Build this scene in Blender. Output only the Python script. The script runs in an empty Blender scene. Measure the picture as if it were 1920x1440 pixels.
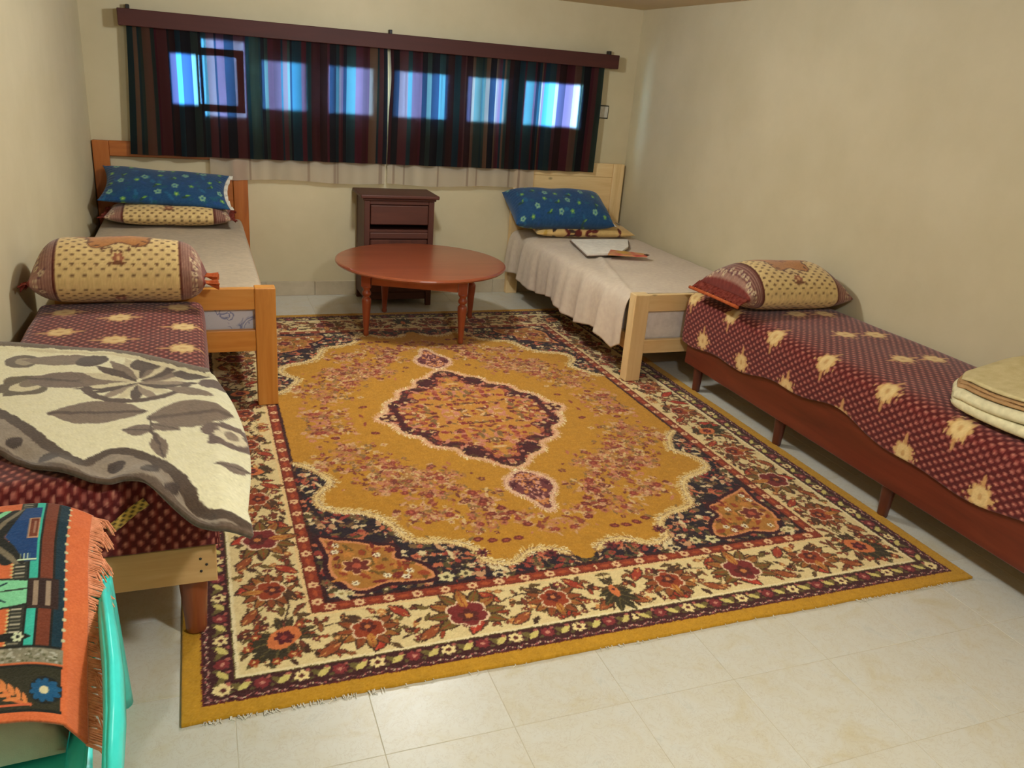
import bpy, bmesh, math, random
import numpy as np
from mathutils import Matrix, Vector
rnd = random.Random(7)
S = bpy.context.scene
COL = S.collection
PI = math.pi

# ------------------------------------------------------------------ camera
FPX, YAW, PITCH, ROLL = 1524.67, 0.381072, 0.358533, -0.080432
cy, sy, cp, sp = math.cos(YAW), math.sin(YAW), math.cos(PITCH), math.sin(PITCH)
fw = Vector((sy * cp, cy * cp, -sp)); rt = Vector((cy, -sy, 0)); dn = fw.cross(rt)
c_, s_ = math.cos(ROLL), math.sin(ROLL)
r2 = rt * c_ + dn * s_; d2 = dn * c_ - rt * s_
cam = bpy.data.cameras.new('camera'); cam_o = bpy.data.objects.new('camera', cam); COL.objects.link(cam_o)
M = Matrix.Identity(4)
for i in range(3):
    M[i][0] = r2[i]; M[i][1] = -d2[i]; M[i][2] = -fw[i]
M[2][3] = 1.6
cam_o.matrix_world = M
cam.sensor_fit = 'HORIZONTAL'; cam.sensor_width = 36.0; cam.lens = FPX * 36.0 / 1920.0
cam.clip_start = 0.02; cam.clip_end = 100
S.camera = cam_o

# ------------------------------------------------------------------ world, lamps, exposure
W = bpy.data.worlds.new('world'); S.world = W; W.use_nodes = True
bgn = W.node_tree.nodes['Background']
bgn.inputs[0].default_value = (0.42, 0.72, 1.0, 1); bgn.inputs[1].default_value = 16.0
def lamp(name, loc, power, size, col):
    l = bpy.data.lights.new(name, 'POINT'); l.energy = power; l.shadow_soft_size = size; l.color = col
    o = bpy.data.objects.new(name, l); o.location = loc; COL.objects.link(o); return o
lamp('ceiling_bulb_and_fill', (0.95, 0.75, 1.98), 56, 0.07, (0.92, 1.0, 1.06))
lamp('ceiling_bulb_and_fill', (1.05, 4.00, 1.99), 47, 0.08, (0.92, 1.0, 1.06))  # added fill light to brighten the far half, no known bulb there
S.view_settings.view_transform = 'Standard'; S.view_settings.look = 'None'
S.view_settings.gamma = 1.0; S.view_settings.use_curve_mapping = False
S.view_settings.exposure = 0.47

# ------------------------------------------------------------------ helpers
def lin(c):
    c = np.asarray(c, float) / 255.0
    return np.where(c <= 0.04045, c / 12.92, ((c + 0.055) / 1.055) ** 2.4)
def L4(c): return tuple(float(v) for v in lin(c)) + (1.0,)
def tag(o, label, cat, group=None):
    o['label'] = label; o['category'] = cat
    if group: o['group'] = group
    return o
def thing(name, label, cat, loc, group=None):
    o = bpy.data.objects.new(name, None); o.location = loc; o.empty_display_size = 0.1; COL.objects.link(o)
    return tag(o, label, cat, group)
def adopt(o, parent):
    if parent is not None:
        o.parent = parent
        # all meshes are authored in world coordinates; ancestors only translate
        t = Vector((0, 0, 0)); p = parent
        while p is not None:
            t += p.location; p = p.parent
        o.matrix_parent_inverse = Matrix.Translation(-t)
    return o
def mesh_obj(name, me, mat, parent=None):
    o = bpy.data.objects.new(name, me)
    if mat is not None: me.materials.append(mat)
    COL.objects.link(o); return adopt(o, parent)
def bm_obj(name, bm, mat, parent=None, smooth=False):
    bmesh.ops.recalc_face_normals(bm, faces=bm.faces)
    me = bpy.data.meshes.new(name); bm.to_mesh(me); bm.free()
    if smooth:
        me.polygons.foreach_set('use_smooth', [True] * len(me.polygons))
    return mesh_obj(name, me, mat, parent)
def box(bm, x0, x1, y0, y1, z0, z1, bev=0.004, seg=1):
    r = bmesh.ops.create_cube(bm, size=1.0)
    vs = r['verts']
    for v in vs:
        v.co = Vector(((x0 + x1) / 2 + v.co.x * (x1 - x0), (y0 + y1) / 2 + v.co.y * (y1 - y0), (z0 + z1) / 2 + v.co.z * (z1 - z0)))
    if bev > 0:
        es = {e for v in vs for e in v.link_edges}
        bmesh.ops.bevel(bm, geom=list(es), offset=bev, segments=seg, affect='EDGES', profile=0.5)
def box_obj(name, b, mat, parent=None, bev=0.004, seg=1):
    bm = bmesh.new(); box(bm, *b, bev=bev, seg=seg); return bm_obj(name, bm, mat, parent)
def lathe(bm, cx, cy_, prof, n=20):
    rings = []
    for r, z in prof:
        rings.append([bm.verts.new((cx + r * math.cos(2 * PI * k / n), cy_ + r * math.sin(2 * PI * k / n), z)) for k in range(n)])
    for a, b in zip(rings, rings[1:]):
        for k in range(n):
            bm.faces.new((a[k], a[(k + 1) % n], b[(k + 1) % n], b[k]))
    bm.faces.new(rings[0]); bm.faces.new(rings[-1])
def tube(bm, pts, r, n=8):
    pts = [Vector(p) for p in pts]; rings = []
    for i, p in enumerate(pts):
        t = (pts[min(i + 1, len(pts) - 1)] - pts[max(i - 1, 0)]).normalized()
        a = t.orthogonal().normalized() if i == 0 else (a - t * a.dot(t)).normalized()
        b = t.cross(a); rr = r[i] if isinstance(r, (list, tuple)) else r
        rings.append([bm.verts.new(p + (a * math.cos(2 * PI * k / n) + b * math.sin(2 * PI * k / n)) * rr) for k in range(n)])
    for a_, b_ in zip(rings, rings[1:]):
        for k in range(n): bm.faces.new((a_[k], a_[(k + 1) % n], b_[(k + 1) % n], b_[k]))
    bm.faces.new(rings[0]); bm.faces.new(rings[-1])
def grid_mesh(name, P, C=None, smooth=True, skirt=None, T=None):
    """P (ny,nx,3) points, C (ny,nx,3) sRGB colours -> mesh with colour attribute 'Col'."""
    ny, nx = P.shape[:2]
    idx = np.arange(ny * nx).reshape(ny, nx)
    F = np.stack([idx[:-1, :-1], idx[:-1, 1:], idx[1:, 1:], idx[1:, :-1]], -1).reshape(-1, 4)
    V = P.reshape(-1, 3)
    if skirt is not None:
        ring = np.concatenate([idx[0, :], idx[1:, -1], idx[-1, -2::-1], idx[-2:0:-1, 0]])
        low = V[ring].copy(); low[:, 2] = skirt
        n0 = len(V); k = len(ring); V = np.concatenate([V, low])
        lo = n0 + np.arange(k)
        F = np.concatenate([F, np.stack([np.roll(ring, -1), ring, lo, np.roll(lo, -1)], -1)])
        if C is not None: C = np.concatenate([C.reshape(-1, 3), C.reshape(-1, 3)[ring]])
    me = bpy.data.meshes.new(name)
    me.vertices.add(len(V)); me.vertices.foreach_set('co', V.astype(np.float32).ravel())
    me.loops.add(F.size); me.loops.foreach_set('vertex_index', F.astype(np.int32).ravel())
    me.polygons.add(len(F)); me.polygons.foreach_set('loop_start', np.arange(0, F.size, 4, dtype=np.int32))
    me.polygons.foreach_set('loop_total', np.full(len(F), 4, dtype=np.int32))
    if smooth: me.polygons.foreach_set('use_smooth', np.ones(len(F), dtype=bool))
    me.update(calc_edges=True)
    if C is not None:
        at = me.color_attributes.new('Col', 'FLOAT_COLOR', 'POINT')
        c4 = np.ones((len(V), 4), np.float32); c4[:, :3] = lin(C.reshape(-1, 3))
        at.data.foreach_set('color', c4.ravel())
    if T is not None:
        at = me.color_attributes.new('Tr', 'FLOAT_COLOR', 'POINT')
        c4 = np.ones((len(V), 4), np.float32); c4[:, :3] = lin(T.reshape(-1, 3)); at.data.foreach_set('color', c4.ravel())
    return me
def grid_obj(name, P, C, mat, parent=None, thick=None, skirt=None, T=None):
    o = mesh_obj(name, grid_mesh(name, P, C, skirt=skirt, T=T), mat, parent)
    if thick:
        m = o.modifiers.new('thickness', 'SOLIDIFY'); m.thickness = thick; m.offset = -1
    return o
def snoise(x, y, seed=0, n=6, f=1.0):
    r = np.random.RandomState(seed); out = 0
    for k in range(n):
        a = r.uniform(0, 2 * PI); q = f * r.uniform(0.6, 1.8); ph = r.uniform(0, 2 * PI)
        out = out + np.sin((x * math.cos(a) + y * math.sin(a)) * q * 2 * PI + ph)
    return out / n

# ------------------------------------------------------------------ materials
def new_mat(name):
    m = bpy.data.materials.new(name); m.use_nodes = True
    nt = m.node_tree; return m, nt, nt.nodes['Principled BSDF']
def N(nt, t, **kw):
    n = nt.nodes.new(t)
    for k, v in kw.items(): setattr(n, k, v)
    return n
def coords(nt, scale=(1, 1, 1)):
    tc = N(nt, 'ShaderNodeTexCoord'); mp = N(nt, 'ShaderNodeMapping'); mp.inputs['Scale'].default_value = scale
    nt.links.new(tc.outputs['Object'], mp.inputs['Vector']); return mp.outputs['Vector']
def ramp(nt, fac, stops):
    r = N(nt, 'ShaderNodeValToRGB'); e = r.color_ramp.elements
    while len(e) < len(stops): e.new(0.5)
    for k, (p, c) in enumerate(stops): e[k].position = p; e[k].color = L4(c)
    nt.links.new(fac, r.inputs['Fac']); return r.outputs['Color']
def noise(nt, vec, scale, detail=4, rough=0.55, dist=0.0):
    n = N(nt, 'ShaderNodeTexNoise'); n.inputs['Scale'].default_value = scale; n.inputs['Detail'].default_value = detail
    n.inputs['Roughness'].default_value = rough; n.inputs['Distortion'].default_value = dist
    nt.links.new(vec, n.inputs['Vector']); return n.outputs['Fac']
def bump(nt, b, h, strength, dist=0.002):
    n = N(nt, 'ShaderNodeBump'); n.inputs['Strength'].default_value = strength; n.inputs['Distance'].default_value = dist
    nt.links.new(h, n.inputs['Height']); nt.links.new(n.outputs['Normal'], b.inputs['Normal'])
def mixc(nt, fac, a, b, mode='MIX'):
    n = N(nt, 'ShaderNodeMix', data_type='RGBA', blend_type=mode)
    for sock, v in ((n.inputs[0], fac), (n.inputs[6], a), (n.inputs[7], b)):
        if isinstance(v, bpy.types.NodeSocket): nt.links.new(v, sock)
        else: sock.default_value = v
    return n.outputs[2]

def mottled(name, c1, c2, scale, rough=0.8, fine=60, bstr=0.15):
    m, nt, b = new_mat(name); v = coords(nt)
    col = ramp(nt, noise(nt, v, scale, 5, 0.6), [(0.3, c1), (0.7, c2)])
    nt.links.new(col, b.inputs['Base Color']); b.inputs['Roughness'].default_value = rough
    bump(nt, b, noise(nt, v, fine, 3), bstr, 0.002); return m
def wood(name, c1, c2, c3, axis='x', rough=0.45, grain=26, knots=True, coat=0.0):
    m, nt, b = new_mat(name)
    sc = {'x': (0.09, 1, 1), 'y': (1, 0.09, 1), 'z': (1, 1, 0.09)}[axis]
    v = coords(nt, sc)
    f = noise(nt, v, grain, 5, 0.6, 0.6)
    col = ramp(nt, f, [(0.25, c1), (0.52, c2), (0.8, c3)])
    if knots:
        vo = N(nt, 'ShaderNodeTexVoronoi'); vo.inputs['Scale'].default_value = 5.5
        nt.links.new(coords(nt, {'x': (0.6, 1, 1), 'y': (1, 0.6, 1), 'z': (1, 1, 0.6)}[axis]), vo.inputs['Vector'])
        r = N(nt, 'ShaderNodeMapRange'); r.inputs['From Min'].default_value = 0.03; r.inputs['From Max'].default_value = 0.075
        r.inputs['To Min'].default_value = 0.65; r.inputs['To Max'].default_value = 0.0
        nt.links.new(vo.outputs['Distance'], r.inputs['Value'])
        col = mixc(nt, r.outputs['Result'], col, L4([v_ * 0.5 for v_ in c1]))
    nt.links.new(col, b.inputs['Base Color']); b.inputs['Roughness'].default_value = rough
    b.inputs['Coat Weight'].default_value = coat; b.inputs['Coat Roughness'].default_value = 0.2
    bump(nt, b, f, 0.12, 0.001); return m
def cloth(name, weave=420, rough=0.95, bstr=0.25, var=0.12, sheen=0.1, gain=1.0):
    """woven fabric: colours come from the pattern stored on the mesh"""
    m, nt, b = new_mat(name); v = coords(nt)
    a = N(nt, 'ShaderNodeAttribute'); a.attribute_name = 'Col'
    n1 = noise(nt, v, 35, 4)
    col = mixc(nt, var, a.outputs['Color'], ramp(nt, n1, [(0.3, (70, 60, 50)), (0.7, (255, 245, 225))]), 'OVERLAY')
    nt.links.new(col, b.inputs['Base Color']); b.inputs['Roughness'].default_value = rough
    b.inputs['Sheen Weight'].default_value = sheen; b.inputs['Specular IOR Level'].default_value = 0.2
    bump(nt, b, noise(nt, v, weave, 2), bstr, 0.0015); return m
def plain(name, c, rough=0.5, metal=0.0, spec=0.5, var=10, scale=30):
    m, nt, b = new_mat(name); v = coords(nt)
    col = ramp(nt, noise(nt, v, scale, 4), [(0.3, [max(q - var, 0) for q in c]), (0.7, [min(q + var, 255) for q in c])])
    nt.links.new(col, b.inputs['Base Color']); b.inputs['Roughness'].default_value = rough
    b.inputs['Metallic'].default_value = metal; b.inputs['Specular IOR Level'].default_value = spec; return m

M_wall = mottled('wall_paint', (197, 184, 149), (207, 194, 160), 2.6, 0.75, 45, 0.12)
M_ceil = mottled('ceiling_paint', (196, 174, 134), (206, 186, 148), 2.0, 0.85, 40, 0.1)
M_skirt = mottled('skirting_tile', (176, 162, 136), (196, 182, 156), 9, 0.35, 60, 0.05)
M_grout = plain('grout', (190, 182, 160), 0.9)
M_oak = wood('orange_pine', (200, 128, 50), (216, 148, 66), (226, 164, 84), 'x', 0.4, coat=0.2)
M_oakz = wood('orange_pine_upright', (200, 128, 50), (216, 148, 66), (226, 164, 84), 'z', 0.4, coat=0.2)
M_oakd = wood('amber_pine_upright', (150, 78, 24), (172, 96, 36), (184, 110, 48), 'z', 0.4, coat=0.2)
M_oakdx = wood('amber_pine', (150, 78, 24), (172, 96, 36), (184, 110, 48), 'x', 0.4, coat=0.2)
M_pine = wood('pale_pine', (218, 182, 126), (230, 198, 144), (238, 210, 160), 'x', 0.45, coat=0.15)
M_pinez = wood('pale_pine_upright', (218, 182, 126), (230, 198, 144), (238, 210, 160), 'z', 0.45, coat=0.15)
M_piney = wood('pale_pine_rail', (186, 138, 76), (202, 156, 94), (212, 170, 110), 'y', 0.45, coat=0.15)
M_plank = wood('raw_plank', (196, 150, 94), (210, 168, 112), (220, 182, 130), 'x', 0.6)
M_maho = wood('mahogany', (84, 30, 18), (104, 40, 24), (122, 52, 32), 'y', 0.4, 18, False, 0.3)
M_mahoz = wood('mahogany_leg', (76, 36, 24), (94, 46, 32), (110, 58, 40), 'z', 0.4, 18, False, 0.3)
M_legr = wood('reddish_leg', (128, 62, 34), (148, 78, 44), (166, 92, 56), 'z', 0.4, 18, False, 0.3)
M_table = wood('table_top_wood', (132, 62, 36), (148, 74, 44), (162, 88, 56), 'x', 0.3, 12, False, 0.5)
M_tleg = wood('table_leg_wood', (138, 60, 34), (156, 74, 42), (170, 88, 52), 'z', 0.35, 16, False, 0.4)
M_tapr = wood('table_apron_wood', (150, 72, 36), (170, 88, 46), (184, 102, 58), 'x', 0.35, 16, False, 0.4)
M_dark = wood('dark_walnut', (66, 30, 20), (80, 38, 26), (94, 48, 34), 'x', 0.55, 14, False, 0.08)
M_darkz = wood('dark_walnut_upright', (66, 30, 20), (80, 38, 26), (94, 48, 34), 'z', 0.55, 14, False, 0.08)
M_pelm = wood('pelmet_wood', (58, 22, 16), (70, 27, 20), (82, 34, 26), 'x', 0.7, 10, False, 0.0)
M_brass = plain('brass', (150, 120, 80), 0.35, 0.9)
M_black = plain('black_iron', (20, 16, 14), 0.5)
M_rug = cloth('rug_pile', 260, 1.0, 0.5, 0.10, 0.15)
M_cover = cloth('couch_cover_fabric', 380, 0.9, 0.3, 0.10, 0.2)
M_pil = cloth('pillow_fabric', 420, 0.85, 0.3, 0.12, 0.2)
M_blan = cloth('blanket_fleece', 180, 1.0, 0.6, 0.10, 0.3)
M_sheet = cloth('sheet_cotton', 500, 0.9, 0.2, 0.10, 0.1)
M_turq = plain('turquoise_plastic', (64, 228, 218), 0.35, 0, 0.5, 6)
M_wplas = plain('white_plastic', (196, 190, 174), 0.4)
M_dplas = plain('dark_plastic', (60, 54, 46), 0.4)
M_paper = plain('paper', (240, 234, 222), 0.8)
M_ruff = plain('maroon_ruffle', (112, 42, 30), 0.9, 0, 0.2, 22, 60)
M_ruffo = plain('orange_piping', (176, 86, 44), 0.9, 0, 0.2, 16, 60)
M_fringe = plain('orange_fringe', (220, 146, 108), 0.95, 0, 0.1, 22, 60)
M_lace = plain('white_lace', (216, 210, 196), 0.9)
M_grass = new_mat('window_glass')[0]

def tile_mat():
    m, nt, b = new_mat('cream_marble_tile'); v = coords(nt)
    oi = N(nt, 'ShaderNodeObjectInfo'); ad = N(nt, 'ShaderNodeVectorMath', operation='MULTIPLY_ADD')
    cmb = N(nt, 'ShaderNodeCombineXYZ')
    for k in range(3): nt.links.new(oi.outputs['Random'], cmb.inputs[k])
    nt.links.new(cmb.outputs[0], ad.inputs[0]); ad.inputs[1].default_value = (37, 51, 13); nt.links.new(v, ad.inputs[2])
    vec = ad.outputs[0]
    base = ramp(nt, noise(nt, vec, 7, 6, 0.7, 0.6), [(0.25, (196, 186, 156)), (0.45, (204, 200, 186)), (0.6, (206, 204, 194)), (0.75, (188, 190, 182))])
    vein = noise(nt, vec, 22, 6, 0.7, 1.6)
    r = N(nt, 'ShaderNodeValToRGB'); e = r.color_ramp.elements
    e[0].position = 0.485; e[0].color = (0, 0, 0, 1); e[1].position = 0.5; e[1].color = (0.4, 0.4, 0.4, 1)
    e2 = e.new(0.515); e2.color = (0, 0, 0, 1)
    nt.links.new(vein, r.inputs['Fac'])
    col = mixc(nt, r.outputs['Color'], base, L4((164, 142, 108)))
    nt.links.new(col, b.inputs['Base Color']); b.inputs['Roughness'].default_value = 0.35
    return m
M_tile = tile_mat()

def trans_cloth(name, transp, transl, blur=0.0):
    m, nt, b = new_mat(name)
    a = N(nt, 'ShaderNodeAttribute'); a.attribute_name = 'Col'
    v = coords(nt)
    nt.links.new(a.outputs['Color'], b.inputs['Base Color']); b.inputs['Roughness'].default_value = 0.95
    b.inputs['Specular IOR Level'].default_value = 0.1
    tb = N(nt, 'ShaderNodeBsdfRefraction' if blur else 'ShaderNodeBsdfTransparent'); tl = N(nt, 'ShaderNodeBsdfTranslucent')
    ta = N(nt, 'ShaderNodeAttribute'); ta.attribute_name = 'Tr'; tint = ta.outputs['Color']
    nt.links.new(tint, tb.inputs['Color']); nt.links.new(tint, tl.inputs['Color'])
    if blur: tb.inputs['Roughness'].default_value = blur; tb.inputs['IOR'].default_value = 1.33
    m1 = N(nt, 'ShaderNodeMixShader'); m1.inputs[0].default_value = transl
    m2 = N(nt, 'ShaderNodeMixShader'); m2.inputs[0].default_value = transp
    nt.links.new(b.outputs[0], m1.inputs[1]); nt.links.new(tl.outputs[0], m1.inputs[2])
    nt.links.new(m1.outputs[0], m2.inputs[1]); nt.links.new(tb.outputs[0], m2.inputs[2])
    out = [n for n in nt.nodes if n.type == 'OUTPUT_MATERIAL'][0]
    nt.links.new(m2.outputs[0], out.inputs['Surface'])
    bump(nt, b, noise(nt, v, 300, 2), 0.2, 0.001)
    return m
M_curt = trans_cloth('striped_curtain_fabric', 0.16, 0.0, 0.48)
M_sheer = trans_cloth('sheer_fabric', 0.5, 0.05)
nt = M_grass.node_tree
g = N(nt, 'ShaderNodeBsdfGlossy'); g.inputs['Roughness'].default_value = 0.05
t = N(nt, 'ShaderNodeBsdfTransparent'); mx = N(nt, 'ShaderNodeMixShader'); mx.inputs[0].default_value = 0.06
nt.links.new(t.outputs[0], mx.inputs[1]); nt.links.new(g.outputs[0], mx.inputs[2])
nt.links.new(mx.outputs[0], [n for n in nt.nodes if n.type == 'OUTPUT_MATERIAL'][0].inputs['Surface'])

# ------------------------------------------------------------------ pattern canvas (flat print on cloth)
class Canvas:
    def __init__(s, x0, y0, w, h, res, bg):
        s.x0, s.y0, s.res = x0, y0, res
        s.W, s.H = int(round(w / res)), int(round(h / res))
        s.a = np.empty((s.H, s.W, 3), np.float32); s.a[:] = bg
    def blk(s, x0, y0, x1, y1):
        i0 = max(0, int((x0 - s.x0) / s.res) - 1); i1 = min(s.W, int((x1 - s.x0) / s.res) + 2)
        j0 = max(0, int((y0 - s.y0) / s.res) - 1); j1 = min(s.H, int((y1 - s.y0) / s.res) + 2)
        if i1 <= i0 or j1 <= j0: return None
        X = s.x0 + (np.arange(i0, i1) + 0.5) * s.res; Y = s.y0 + (np.arange(j0, j1) + 0.5) * s.res
        X, Y = np.meshgrid(X, Y); return (slice(j0, j1), slice(i0, i1)), X, Y
    def put(s, sl, m, c, a=1.0):
        v = s.a[sl]; v[m] = v[m] * (1 - a) + np.asarray(c, np.float32) * a
    def rect(s, x0, y0, x1, y1, c):
        b = s.blk(x0, y0, x1, y1)
        if b: s.put(b[0], (b[1] >= x0) & (b[1] < x1) & (b[2] >= y0) & (b[2] < y1), c)
    def inside(s, X, Y, P):
        m = np.zeros(X.shape, bool); n = len(P)
        for i in range(n):
            xa, ya = P[i]; xb, yb = P[(i + 1) % n]
            if ya == yb: continue
            m ^= ((ya > Y) != (yb > Y)) & (X < (xb - xa) * (Y - ya) / (yb - ya) + xa)
        return m
    def poly(s, P, c, a=1.0):
        xs = [p[0] for p in P]; ys = [p[1] for p in P]
        b = s.blk(min(xs), min(ys), max(xs), max(ys))
        if b: s.put(b[0], s.inside(b[1], b[2], P), c, a)
    def ell(s, cx, cy, rx, ry, rot, c, a=1.0):
        R = max(rx, ry); b = s.blk(cx - R, cy - R, cx + R, cy + R)
        if not b: return
        X, Y = b[1] - cx, b[2] - cy; k, q = math.cos(rot), math.sin(rot)
        s.put(b[0], ((X * k + Y * q) / rx) ** 2 + ((Y * k - X * q) / ry) ** 2 < 1, c, a)
    def line(s, P, w, c, a=1.0):
        for (xa, ya), (xb, yb) in zip(P, P[1:]):
            b = s.blk(min(xa, xb) - w, min(ya, yb) - w, max(xa, xb) + w, max(ya, yb) + w)
            if not b: continue
            dx, dy = xb - xa, yb - ya; l2 = dx * dx + dy * dy + 1e-12
            t = np.clip(((b[1] - xa) * dx + (b[2] - ya) * dy) / l2, 0, 1)
            s.put(b[0], (b[1] - xa - t * dx) ** 2 + (b[2] - ya - t * dy) ** 2 < (w / 2) ** 2, c, a)
    def flower(s, cx, cy, r, n, c, cc, rot=0.0, ratio=1.0, deep=0.4):
        b = s.blk(cx - r, cy - r, cx + r, cy + r)
        if not b: return
        X, Y = b[1] - cx, (b[2] - cy) / ratio; rho = np.hypot(X, Y); th = np.arctan2(Y, X)
        s.put(b[0], rho < r * (1 - deep + deep * np.abs(np.cos(n / 2 * (th - rot)))), c)
        if cc is not None: s.put(b[0], rho < r * 0.33, cc)
    def leaf(s, cx, cy, L, Wd, rot, c, vein=None, a=1.0):
        b = s.blk(cx - L, cy - L, cx + L, cy + L)
        if not b: return
        k, q = math.cos(rot), math.sin(rot); X, Y = b[1] - cx, b[2] - cy
        u = X * k + Y * q; v = Y * k - X * q
        m = (np.abs(u) < L) & (np.abs(v) < Wd * (1 - (u / L) ** 2)); s.put(b[0], m, c, a)
        if vein is not None: s.put(b[0], m & (np.abs(v) < Wd * 0.12), vein, a)
    def sample(s, x, y):
        fx = np.clip((x - s.x0) / s.res - 0.5, 0, s.W - 1.001); fy = np.clip((y - s.y0) / s.res - 0.5, 0, s.H - 1.001)
        i = fx.astype(int); j = fy.astype(int); u = (fx - i)[..., None]; v = (fy - j)[..., None]
        A = s.a
        return (A[j, i] * (1 - u) + A[j, i + 1] * u) * (1 - v) + (A[j + 1, i] * (1 - u) + A[j + 1, i + 1] * u) * v
    def grain(s, amt, seed):
        s.a += np.random.RandomState(seed).normal(0, amt, s.a.shape[:2])[..., None]; np.clip(s.a, 4, 250, out=s.a)

def resample(P, step):
    out = [tuple(P[0])]; acc = 0
    for (xa, ya), (xb, yb) in zip(P, P[1:]):
        d = math.hypot(xb - xa, yb - ya); k = max(1, int(d / step))
        out += [(xa + (xb - xa) * t / k, ya + (yb - ya) * t / k) for t in range(1, k + 1)]
    return out
def smooth(P, it=3):
    for _ in range(it):
        Q = [P[0]]
        for a, b in zip(P, P[1:]):
            Q += [(a[0] * .75 + b[0] * .25, a[1] * .75 + b[1] * .25), (a[0] * .25 + b[0] * .75, a[1] * .25 + b[1] * .75)]
        P = Q + [P[-1]]
    return P

# ================================================================== THE ROOM
YB, XR, ZC, YF = 5.95, 3.20, 2.15, -1.4
def xwall(y): return -0.615 - 0.05 * (YB - y)
def struct(o): o['kind'] = 'structure'; return o
# openings of the strip window
OPEN = [(-0.13, 0.31), (0.42, 0.73), (0.86, 1.19), (1.31, 1.74), (1.85, 2.19), (2.30, 2.76)]
Z0, Z1, YO = 1.27, 1.60, 6.05
ZA, ZB, XA, XB = 1.205, 1.70, 0.06, 0.36   # the taller bay with the inward leaf
OPEN[0] = (-0.13, XA)
bm = bmesh.new()
box(bm, xwall(YB) - 0.15, XR + 0.15, YB, YO, -0.1, ZA, 0); box(bm, xwall(YB) - 0.15, XR + 0.15, YB, YO, ZB, ZC + 0.1, 0)
box(bm, xwall(YB) - 0.15, -0.13, YB, YO, ZA, ZB, 0); box(bm, -0.13, XA, YB, YO, ZA, Z0, 0); box(bm, -0.13, XA, YB, YO, Z1, ZB, 0)
xs = [XB] + [v for o in OPEN[1:] for v in o] + [XR + 0.15]
for a, b in zip(xs[::2], xs[1::2]): box(bm, a, b, YB, YO, Z0, Z1, 0)
box(bm, XB, XR + 0.15, YB, YO, ZA, Z0, 0); box(bm, XB, XR + 0.15, YB, YO, Z1, ZB, 0)
struct(bm_obj('wall_back', bm, M_wall))
bm = bmesh.new()
vs = [bm.verts.new(p) for p in ((xwall(YF), YF, -0.1), (xwall(YO), YO, -0.1), (xwall(YO), YO, ZC + 0.1), (xwall(YF), YF, ZC + 0.1))]
vs2 = [bm.verts.new((v.co.x - 0.12, v.co.y, v.co.z)) for v in vs]
bm.faces.new(vs); bm.faces.new(vs2)
for k in range(4): bm.faces.new((vs[k], vs[(k + 1) % 4], vs2[(k + 1) % 4], vs2[k]))
struct(bm_obj('wall_left', bm, M_wall))
struct(box_obj('wall_right', (XR, XR + 0.12, YF, YO, -0.1, ZC + 0.1), M_wall, bev=0))
struct(box_obj('wall_front', (-1.3, XR + 0.12, YF - 0.12, YF, -0.1, ZC + 0.1), M_wall, bev=0))
struct(box_obj('ceiling', (-1.3, XR + 0.12, YF - 0.12, YO, ZC, ZC + 0.1), M_ceil, bev=0))
fl = struct(bpy.data.objects.new('floor', None)); COL.objects.link(fl); fl.location = (1.3, 3, 0)
box_obj('grout_bed', (-1.1, XR, YF, YB, -0.08, -0.0006), M_grout, fl, bev=0)
TS = 0.345
bm = bmesh.new(); box(bm, -TS / 2 + 0.001, TS / 2 - 0.001, -TS / 2 + 0.001, TS / 2 - 0.001, -0.02, 0.0, 0.0006)
tile_me = bpy.data.meshes.new('tile'); bm.to_mesh(tile_me); bm.free(); tile_me.materials.append(M_tile)
for j in range(-3, 13):
    for i in range(-3, 9):
        x = 0.015 + TS * (i + 0.5); y = 1.545 + TS * (j + 0.5)
        if x < xwall(y) - TS / 2 or x > XR + TS / 2 or y > YB + TS / 2: continue
        o = bpy.data.objects.new('tile', tile_me); COL.objects.link(o); o.parent = fl
        o.location = Vector((x, y, 0)) - fl.location
# skirting tiles along the back and right wall
sk = struct(bpy.data.objects.new('baseboard_back', None)); COL.objects.link(sk); sk.location = (1.3, YB, 0)
k = 0; x = xwall(YB)
while x < XR - 0.02:
    x1 = min(x + TS, XR - 0.001); box_obj('skirting_tile', (x + 0.001, x1 - 0.001, YB - 0.012, YB, 0.0, 0.105), M_skirt, sk, 0.002); x = x1
sk = struct(bpy.data.objects.new('baseboard_right', None)); COL.objects.link(sk); sk.location = (XR, 3, 0)
y = 0.5
while y < YB - 0.05:
    y1 = min(y + TS, YB - 0.013); box_obj('skirting_tile', (XR - 0.012, XR, y + 0.001, y1 - 0.001, 0.0, 0.105), M_skirt, sk, 0.002); y = y1
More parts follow.
